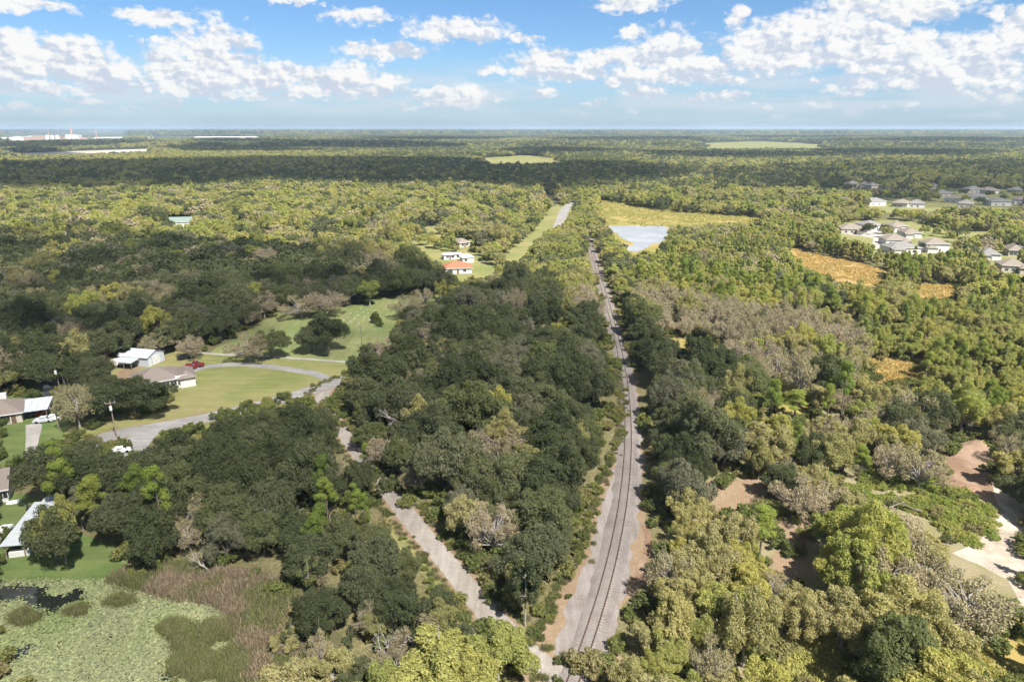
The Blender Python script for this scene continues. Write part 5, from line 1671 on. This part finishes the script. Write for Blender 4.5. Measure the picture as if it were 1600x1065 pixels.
for i in idxs:
    k = KINDS[TK[i]]
    ar = AREAS[area_of[i]][0] if area_of[i] >= 0 else ('in the woods left of the railway' if off[i] < 0 else 'in the woods right of the railway')
    if i in special:
        lab_of[i], grp_of[i] = special[i], 'trees ' + special[i].split('crossing ')[1]
    else:
        size = 'small' if TS[i] < 0.65 else 'large' if TS[i] > 0.9 else 'medium'
        rg = [c for a, b, c in RANGE if a <= TP[i, 1] < b][0]
        lab_of[i] = f'{size} {LOOK[k][min(3, int(TT[i] * 4))]} {ar}, {rg}'
        grp_of[i] = lab_of[i]
same = {}
for i in idxs:
    same.setdefault(lab_of[i], []).append(i)
for lab, ii in same.items():                     # trees alike in everything else are told apart by their order across the view
    if 1 < len(ii) <= 20 and len(lab.split()) <= 13:
        ii.sort(key=lambda i: TP[i, 0] / TP[i, 1])
        for q, i in enumerate(ii):
            lab_of[i] = f'{lab}, {ORD[q]} from left'
for i in idxs:
    sz = TS[i]
    plant_tree(KINDS[TK[i]], TP[i, 0], TP[i, 1], sz * random.uniform(.78, 1.02), sz * random.uniform(.82, 1.28), random.random() * 6.28, TT[i], lab_of[i], grp_of[i])

# the rest of the near and middle wood
src, off_ = [], {}
for k in KINDS:
    off_[k] = len(src)
    for tr, cr, R, h in PROTO[k]:
        src.append(cr if cr is not None else tr)
rest = np.where(~single & (dist < 330))[0]
scatter('woodland', 'closed canopy of further oaks, pines and mossy trees behind the nearest ones', src, np.c_[TP[rest], np.zeros(len(rest))],
        [off_[KINDS[TK[i]]] + random.randrange(len(PROTO[KINDS[TK[i]]])) for i in rest], rng.random(len(rest)) * 6.28, TS[rest], TT[rest])
src, off_ = [], {}
for k in LOD:
    off_[k] = len(src)
    src += [a[0] for a in LOD[k]]
MAPK = {'autumn': 'gold', 'slender': 'olive', 'dead': 'moss'}
rest = np.where(~single & (dist >= 330))[0]
nk = [MAPK.get(KINDS[TK[i]], KINDS[TK[i]]) for i in rest]
scatter('distant_woodland', 'sunlit mixed treetops stretching beyond the cemetery wood and the lake', src, np.c_[TP[rest], np.zeros(len(rest))],
        [off_[k] + random.randrange(3) for k in nk], rng.random(len(rest)) * 6.28, TS[rest], TT[rest])

# woods of the far plain, in patches
FP, FS = [], []
for y0, y1, sp, s_ in ((790, 2600, 46, 1.0), (2600, 7000, 90, 1.75), (7000, 26000, 260, 4.0)):
    P = grid_pts(-0.86 * y1, 0.86 * y1, y0, y1, sp, 0.25)
    P = P[np.abs(P[:, 0]) < 0.80 * P[:, 1] + 60]
    bad = in_open(P) | in_open(P * (H / (H - 9)))
    P = P[~bad]
    FP.append(P)
    FS.append(np.full(len(P), s_) * rng.uniform(.9, 1.12, len(P)))
FP, FS = np.concatenate(FP), np.concatenate(FS)
u = np.array([mnoise.fractal(Vector((a[0] * 0.0021, a[1] * 0.0011, 1.5)), 0.8, 2, 4) for a in FP])
tone = np.clip(0.5 + u * 1.0 + rng.normal(0, .16, len(FP)), 0, 0.999)
zsc = np.zeros(len(FP))
scatter('far_woods', 'dark and pale bands of woodland covering the plain to the horizon', PATCH, np.c_[FP, -FS * 2.2 + 2.2], (tone * 6).astype(int), rng.random(len(FP)) * 6.28, FS, rng.random(len(FP)) * .8 + .1)

# undergrowth
P = grid_pts(-330, 330, 58, 330, 3.4, 0.5)
P = P[in_view(P)]
P = P[~in_open(P) & ~in_open(P * 1.018)]
dsty = np.array([mnoise.fractal(Vector((a[0] * 0.05, a[1] * 0.05, 9.5)), 0.8, 2, 3) for a in P])
P = P[rng.random(len(P)) < 0.62 + dsty]
inb = inside(P, GP([(1040, 860), (1100, 740), (1230, 640), (1360, 600), (1500, 640), (1700, 640), (1800, 1150), (1000, 1150)]))
P = P[~inb | (rng.random(len(P)) < 0.95)]
scatter('undergrowth', 'low leafy undergrowth between the trunks', [a[1] for a in PROTO['shrub']], np.c_[P, np.zeros(len(P))], rng.integers(0, 4, len(P)), rng.random(len(P)) * 6.28, rng.uniform(.5, 1.25, len(P)), rng.random(len(P)))

BR = GP([(1330, 775), (1365, 745), (1430, 735), (1475, 755), (1535, 785), (1552, 808), (1535, 832), (1500, 850), (1465, 818), (1395, 790)])
P = grid_pts(BR[:, 0].min(), BR[:, 0].max(), BR[:, 1].min(), BR[:, 1].max(), 1.25, 0.5)
nz = np.array([mnoise.fractal(Vector((a[0] * 0.16, a[1] * 0.16, 3.1)), 0.8, 2, 3) for a in P])
P = P[inside(P + rng.normal(0, 1.6, P.shape), BR) & (nz > -0.5)]
scatter('green_brush', 'bright green low brush covering the clearing', [a[1] for a in PROTO['brush']] + [a[1] for a in PROTO['shrub']], np.c_[P, np.zeros(len(P))], rng.choice([0, 1, 2, 0, 1, 2, 0, 1, 2, 0, 1, 2, 3], len(P)), rng.random(len(P)) * 6.28, rng.uniform(.35, 1.0, len(P)), rng.random(len(P)))

# reeds round the pond
RP = GP([(170, 900), (280, 888), (400, 900), (470, 925), (500, 1000), (500, 1200), (420, 1200), (385, 1000), (350, 945), (260, 930), (190, 914)])
P = grid_pts(RP[:, 0].min(), RP[:, 0].max(), RP[:, 1].min(), RP[:, 1].max(), 0.95, 0.5)
P = P[inside(P, RP)]
nz = np.array([mnoise.fractal(Vector((a[0] * 0.13, a[1] * 0.13, 2.5)), 0.8, 2, 3) for a in P]) + rng.normal(0, .12, len(P))
tn = np.where(nz > np.where(P[:, 1] > 86, 0.08, 0.3), rng.uniform(.2, .55, len(P)), rng.choice([0.0, .75, .8, .95], len(P)))
scatter('marsh_reeds', 'pinkish-brown reeds and sedge fringing the lily pond', [a[1] for a in PROTO['reed']], np.c_[P, np.zeros(len(P))], rng.integers(0, 3, len(P)), rng.random(len(P)) * 6.28, rng.uniform(.6, 1.25, len(P)), tn)
# islands of sedge in the pads
ISL = [(300, 1000, 30, 18), (345, 985, 26, 16), (310, 1040, 40, 22), (380, 1040, 40, 30), (270, 985, 22, 14), (40, 965, 22, 8), (190, 940, 20, 6), (120, 955, 16, 5)]
P = []
for x, y, a, b in ISL:
    for _ in range(int(a * b * 0.14)):
        q, an = math.sqrt(random.random()), random.random() * 6.28
        P.append(G(x + a * q * math.cos(an), y + b * q * math.sin(an)))
P = np.array(P)
scatter('sedge', 'dark sedge islands among the lily pads', [a[1] for a in PROTO['reed']], np.c_[P, np.zeros(len(P))], rng.integers(0, 3, len(P)), rng.random(len(P)) * 6.28, rng.uniform(.4, .8, len(P)), rng.choice([0.0, 0.75, 0.85], len(P)))
pond_g = GP(POND)
P = grid_pts(-100, -20, 55, 95, 0.50, 0.55)
P = P[inside(P, pond_g) & in_view(P)]
water = [GP([(-60, 916), (160, 910), (168, 925), (150, 948), (110, 940), (78, 962), (55, 952), (30, 940), (-60, 945)])]
wet = inside(P, water[0])
nz = np.array([mnoise.fractal(Vector((a[0] * 0.22, a[1] * 0.22, 4.5)), 0.8, 2, 3) for a in P])
P = P[(~wet & (nz > -0.62)) | (wet & (nz > 0.35))]
tn = np.clip(np.array([0.5 + 0.7 * mnoise.fractal(Vector((a[0] * 0.08, a[1] * 0.08, 8.5)), 0.8, 2, 3) for a in P]) + rng.normal(0, .12, len(P)), 0, 1)
scatter('lily_pads', 'pale green lily pads crowding the pond', [a[1] for a in PROTO['pad']], np.c_[P, np.full(len(P), 0.012)], rng.integers(0, 4, len(P)), rng.random(len(P)) * 6.28, rng.uniform(.45, .75, len(P)), tn)

# tall grass of the glades and the meadow
leaf_mat('leaf_marsh', [(0.467, 0.322, 0.140), (0.444, 0.340, 0.151), (0.398, 0.363, 0.146), (0.350, 0.340, 0.123)], 0.4)
gm = []
for v in range(3):
    k = 60
    V = np.zeros((k, 4, 3))
    bb = r.normal(size=(k, 2)) * 1.5
    ll = r.normal(size=(k, 2)) * 0.5
    an = r.random(k) * 6.28
    ox = np.stack([np.cos(an), np.sin(an)], 1) * r.uniform(.15, .4, k)[:, None]
    V[:, 0, :2], V[:, 1, :2], V[:, 2, :2], V[:, 3, :2] = bb - ox, bb + ox, bb + ll + ox * .5, bb + ll - ox * .5
    V[:, 2, 2] = V[:, 3, 2] = r.uniform(.3, 1.1, k)
    gm.append(crown_mesh('grass_tuft', V.reshape(-1, 3), r, 'leaf_marsh'))
PP, TTn, GS = [], [], []
for poly, t0, t1, sp in (([(1225, 385), (1330, 408), (1385, 422), (1375, 448), (1310, 440), (1250, 415)], 0, .35, 2.4), ([(1430, 444), (1500, 444), (1495, 475), (1430, 470)], 0, .4, 2.2), ([(1350, 562), (1440, 558), (1440, 598), (1360, 603)], 0, .5, 1.8),
                         ([(930, 308), (985, 316), (1040, 329), (1200, 336), (1200, 350), (1045, 354), (948, 352), (940, 340)], .4, 1, 3.6), ([(1180, 1000), (1320, 985), (1460, 1000), (1620, 960), (1650, 1080), (1180, 1080)], .6, 1, 1.1)):
    gpl = GP(poly)
    P = grid_pts(gpl[:, 0].min(), gpl[:, 0].max(), gpl[:, 1].min(), gpl[:, 1].max(), sp, 0.5)
    P = P[inside(P, gpl)]
    nz = np.array([mnoise.fractal(Vector((a[0] * 0.06, a[1] * 0.06, 6.5)), 0.8, 2, 3) for a in P])
    P, nz = P[nz > -0.35], nz[nz > -0.35]
    PP.append(P)
    TTn.append(np.clip(t0 + (t1 - t0) * (0.5 + nz + rng.normal(0, .15, len(P))), 0, 1))
    GS.append(np.full(len(P), 0.45 if sp < 1.5 else 0.6 if sp < 3 else 0.8))
PP, TTn = np.concatenate(PP), np.concatenate(TTn)
scatter('tall_grass', 'orange and yellow tall grass of the glades and meadow', gm, np.c_[PP, np.zeros(len(PP))], rng.integers(0, 3, len(PP)), rng.random(len(PP)) * 6.28, rng.uniform(.6, 1.2, len(PP)) * np.concatenate(GS), TTn)

# grass and weeds along the verges
P1 = []
for px0, px1 in zip(LEFT_EDGE[:12], LEFT_EDGE[1:13]):
    a, b = np.array(G(*px0)), np.array(G(*px1))
    k = int(np.linalg.norm(b - a) * 3.2)
    for _ in range(k):
        q = a + (b - a) * random.random()
        P1.append((q[0] + abs(random.gauss(0, 1.0)) - 0.6, q[1]))
for q in LANE[::1]:
    for s_ in (-1, 1):
        for _ in range(3):
            P1.append((q[0] + s_ * (2.9 + abs(random.gauss(0, 0.9))), q[1] + random.gauss(0, 0.6)))
P1 = np.array(P1)
P1 = P1[P1[:, 1] < 200]
scatter('verge_grass', 'tufts of rough grass along the lane and gravel bed', [a[1] for a in PROTO['reed']] + [PROTO['shrub'][0][1]], np.c_[P1, np.zeros(len(P1))], rng.choice([0, 1, 2, 2, 3], len(P1)), rng.random(len(P1)) * 6.28, rng.uniform(.22, .5, len(P1)), rng.choice([0.0, 0.75, 0.6], len(P1)))


# earth mounds and cut timber in the clearing
def mound(label, px, rx, ry, h, m, seed):
    a = G(*px)
    V, Q = [], []
    K, Lr = 22, 7
    for i in range(Lr + 1):
        f_ = i / Lr
        for k in range(K):
            an = 2 * math.pi * k / K
            nz_ = mnoise.fractal(Vector((math.cos(an) * 1.3, math.sin(an) * 1.3, seed + f_ * 1.5)), 0.8, 2, 3)
            rr = (1 - f_) * (1 + 0.25 * nz_)
            V.append((math.cos(an) * rx * rr, math.sin(an) * ry * rr, h * (1 - (1 - f_) ** 1.5) * (1 + 0.3 * nz_) - 0.05))
    for i in range(Lr):
        for k in range(K):
            Q.append([i * K + k, i * K + (k + 1) % K, (i + 1) * K + (k + 1) % K, (i + 1) * K + k])
    o = bpy.data.objects.new('earth_mound', mesh_np('earth_mound', np.array(V), Q, [m]))
    C.objects.link(o)
    o.location = (a[0], a[1], 0)
    tag(o, label, 'mound')


mound('long reddish earth bank at the top of the scraped ground', (1535, 700), 8, 3.5, 1.8, 'red_earth', 1)
mound('reddish earth heap where brush meets the bare ground', (1490, 762), 5, 2.6, 1.4, 'red_earth', 4)
mound('low pale sand heap on the track', (1590, 842), 4.5, 2.5, 0.7, 'sand', 7)
mound('brown earth heap right of the scraped ground', (1562, 745), 4, 2.5, 1.2, 'red_earth', 10)
for i, (px, L, a_, lab) in enumerate([((1425, 800), 7, 2.4, 'long fallen trunk lying across the green brush'), ((1400, 795), 4, 0.4, 'short grey log at the left of the brush'), ((1420, 945), 5, 2.6, 'fallen dead limb under the drooping oak')]):
    a = G(*px)
    t = thing('fallen_log', lab, 'log', (a[0], a[1], 0.75), a_)
    MB().tube([(-L / 2, 0, 0), (0, 0.15, 0.12), (L / 2, 0, 0.25)], [0.20, 0.17, 0.10], 8).build('trunk', 'bark', t)
    for k in range(3):
        MB().tube([(L * (0.1 + 0.12 * k), 0, 0.15), (L * (0.2 + 0.15 * k), 0.8 * (-1) ** k, 0.7), (L * (0.3 + 0.16 * k), 1.5 * (-1) ** k, 1.0)], [0.09, 0.06, 0.02], 5).build('branch', 'bark', t)

# garden things by the lakeside lawn
a = G(22, 785)
t = thing('upturned_boat', 'small white upturned boat by the cottage', 'boat', (a[0], a[1], 0.02), 0.4)
V = [(math.cos(x) * 1.4, math.sin(x) * 0.55, 0) for x in np.linspace(0, 6.283, 13)[:-1]] + [(math.cos(x) * 1.1, math.sin(x) * 0.35, 0.42) for x in np.linspace(0, 6.283, 13)[:-1]]
MB().poly(V, [(i, (i + 1) % 12, 12 + (i + 1) % 12, 12 + i) for i in range(12)] + [tuple(range(12, 24))]).build('hull', 'car_white', t)
MB().box(-1.2, 1.2, -0.03, 0.03, 0.42, 0.5).build('keel', 'trim_white', t)
a = G(51, 795)
t = thing('ride_on_mower', 'small red ride-on mower on the lakeside lawn', 'mower', (a[0], a[1], 0.02), 0.3)
MB().box(-0.2, 0.9, -0.4, 0.4, 0.35, 0.8).build('bonnet', 'car_red', t)
MB().box(-0.8, -0.3, -0.35, 0.35, 0.5, 0.62).box(-0.85, -0.75, -0.35, 0.35, 0.62, 1.0).build('seat', 'car_dark', t)
MB().box(-0.5, 0.4, -0.6, 0.6, 0.12, 0.33).build('mowing_deck', 'car_red', t)
for x, rr in ((-0.6, 0.32), (0.7, 0.22)):
    for s_ in (-1, 1):
        MB().tube([(x, s_ * 0.42, rr), (x, s_ * 0.62, rr)], [rr, rr], 10).build('wheel', 'tyre', t)
# palm
a = G(86, 722)
t = thing('palm_tree', 'small fan palm beside the concrete driveway', 'palm', (a[0], a[1], 0), 0)
MB().tube([(0, 0, -0.2), (0.1, 0, 2.0), (0, 0.1, 4.2)], [0.24, 0.19, 0.16], 8).build('trunk', 'bark', t)
frm = MB()
for k in range(18):
    an, up = k * 2.4, random.uniform(-0.2, 1.0)
    d = Vector((math.cos(an), math.sin(an), up)).normalized()
    sd = d.cross(Vector((0, 0, 1))).normalized()
    p0 = Vector((0, 0.1, 4.2))
    p1 = p0 + d * 1.3
    p2 = p0 + d * 2.4 + Vector((0, 0, -0.7))
    frm = MB().poly([p0 - sd * 0.05, p0 + sd * 0.05, p1 + sd * 0.4, p2 + sd * 0.1, p2 - sd * 0.1, p1 - sd * 0.4, p1 + Vector((0, 0, 0.12))], [(0, 1, 6), (1, 2, 6), (2, 3, 6), (3, 4, 6), (4, 5, 6), (5, 0, 6)])
    o = frm.build('frond', 'leaf_pine', t)
    o['tint'] = 0.5


# ------------------------------------------------------------------ clouds overhead, out of the picture, whose shade lies on the woods
def cloud(label, shade_px, base=900.0, thick=160.0, seed=0, cell=None, zc=5.0, amp=0.35, m='cloud_white'):
    g = GP(shade_px, zc)
    k = (base - zc) / SUN_DIR.z
    ox, oy = SUN_DIR.x * k, SUN_DIR.y * k
    x0, y0 = g.min(0)
    x1, y1 = g.max(0)
    cell = cell or max(3.0, max(x1 - x0, y1 - y0) / 90)
    m0 = cell * 14
    xs, ys_ = np.arange(x0 - m0, x1 + m0, cell), np.arange(y0 - m0, y1 + m0, cell)
    sc_ = 1.0 / (cell * 16)
    X, Y = np.meshgrid(xs, ys_)
    PP = np.stack([X.ravel(), Y.ravel()], 1)
    wob = np.array([mnoise.noise_vector(Vector((a[0] * sc_, a[1] * sc_, seed)))[:2] for a in PP]) + 0.5 * np.array([mnoise.noise_vector(Vector((a[0] * sc_ * 2.7, a[1] * sc_ * 2.7, seed + 5)))[:2] for a in PP])
    ins = inside(PP + wob * cell * 16 * amp, g).reshape(X.shape)
    dep = np.zeros(X.shape)
    cur = ins.copy()
    for _ in range(14):
        dep += cur
        nxt = cur.copy()
        nxt[1:] &= cur[:-1]
        nxt[:-1] &= cur[1:]
        nxt[:, 1:] &= cur[:, :-1]
        nxt[:, :-1] &= cur[:, 1:]
        cur = nxt
    dep /= 14
    V, Q, id_ = [], [], {}
    ok = ins[:-1, :-1] & ins[1:, :-1] & ins[:-1, 1:] & ins[1:, 1:]

    def vert(i, j, top):
        key = (i, j, top)
        if key not in id_:
            d = dep[i, j]
            n1 = mnoise.fractal(Vector((X[i, j] * sc_ * 2, Y[i, j] * sc_ * 2, seed + 2.2)), 0.8, 2, 4)
            zz = base + (thick * d ** 0.5 * (1 + 0.5 * n1) if top else -0.08 * thick * d)
            id_[key] = len(V)
            V.append((X[i, j] + ox, Y[i, j] + oy, zz))
        return id_[key]
    for i, j in zip(*np.where(ok)):
        for top in (True, False):
            q = [vert(i, j, top), vert(i, j + 1, top), vert(i + 1, j + 1, top), vert(i + 1, j, top)]
            Q.append(q if top else q[::-1])
    o = bpy.data.objects.new('cloud', mesh_np('cloud', np.array(V), Q, [m]))
    C.objects.link(o)
    tag(o, label, None, None, 'stuff')


cloud('white cumulus overhead shading the near wood', [(-700, 372), (-100, 372), (0, 384), (200, 388), (400, 405), (600, 425), (760, 440), (830, 462), (940, 478), (1000, 520), (1080, 545), (1170, 610), (1190, 700), (1110, 740), (1060, 850), (950, 905), (885, 950), (770, 985), (600, 1000), (540, 1070), (500, 1200), (300, 1400), (-700, 1400)], seed=3, amp=0.12, cell=4.0, m='cloud_thin')
cloud('white cumulus overhead shading the far band of woods', [(-600, 262), (0, 258), (200, 254), (420, 250), (700, 250), (820, 254), (1000, 258), (1100, 268), (1060, 280), (1000, 290), (930, 300), (880, 310), (830, 300), (700, 292), (560, 296), (430, 286), (300, 298), (100, 300), (-600, 312)], 1000, 220, 9, amp=0.10, cell=11.0)
cloud('white cumulus overhead shading the far estate', [(1180, 270), (1300, 262), (1450, 259), (1700, 256), (2100, 250), (2100, 340), (1700, 330), (1560, 318), (1440, 318), (1330, 305), (1230, 300), (1160, 292)], 1000, 220, 15, amp=0.10, cell=10.0, m='cloud_mid')
cloud('white cumulus overhead shading a dark strip of the plain', [(240, 232), (330, 228), (430, 232), (520, 237), (420, 240), (300, 239)], 1100, 250, 21, amp=0.15, cell=14.0)
cloud('white cumulus overhead shading woods before the works', [(-400, 230), (0, 226), (200, 223), (270, 224), (200, 229), (0, 234), (-400, 240)], 1100, 250, 27, amp=0.15, cell=26.0)

for i, (x, y, a_, b_) in enumerate([(560, 228, 160, 5), (900, 236, 90, 4), (1180, 243, 140, 5), (1460, 240, 120, 5), (700, 219, 120, 3), (1000, 219, 130, 3.2), (1500, 221, 200, 4), (380, 222, 90, 2.5), (60, 236, 60, 2.5), (1250, 216, 120, 2)]):  # unseen clouds added so that their shade darkens the far plain
    pl = [(x + a_ * math.cos(t_) * (1 + 0.25 * math.sin(3 * t_ + i)), y + b_ * math.sin(t_)) for t_ in np.linspace(0, 6.283, 19)[:-1]]
    cloud('added unseen cumulus darkening the far plain, ' + ORD[i] + ' of its flock', pl, 1150, 260, 40 + 3 * i, amp=0.12, zc=8.0)

# ------------------------------------------------------------------ haze
hb = MB().box(-R_G - 400, R_G + 400, -2400, 2 * R_G + 400, -3, 110)
hz_o = hb.build('haze', 'cloud_white')
hm = bpy.data.materials.new('haze')
hm.use_nodes = True
hm.node_tree.nodes.clear()
hn = NT(hm.node_tree)
pv = hn.add('ShaderNodeVolumePrincipled')
pv.inputs['Color'].default_value = (0.61, 0.78, 0.98, 1)
pv.inputs['Density'].default_value = 8.5e-5
pv.inputs['Anisotropy'].default_value = 0.2
oo = hn.add('ShaderNodeOutputMaterial')
hn.l.new(pv.outputs[0], oo.inputs['Volume'])
hz_o.data.materials.clear()
hz_o.data.materials.append(hm)
tag(hz_o, 'thin pale summer haze over the plain', None, None, 'stuff')
print('TREES', len(TP), 'single', int(single.sum()), {k: int(((TK == i) & single).sum()) for i, k in enumerate(KINDS)}, 'far patches', len(FP), 'ties', n_tie)
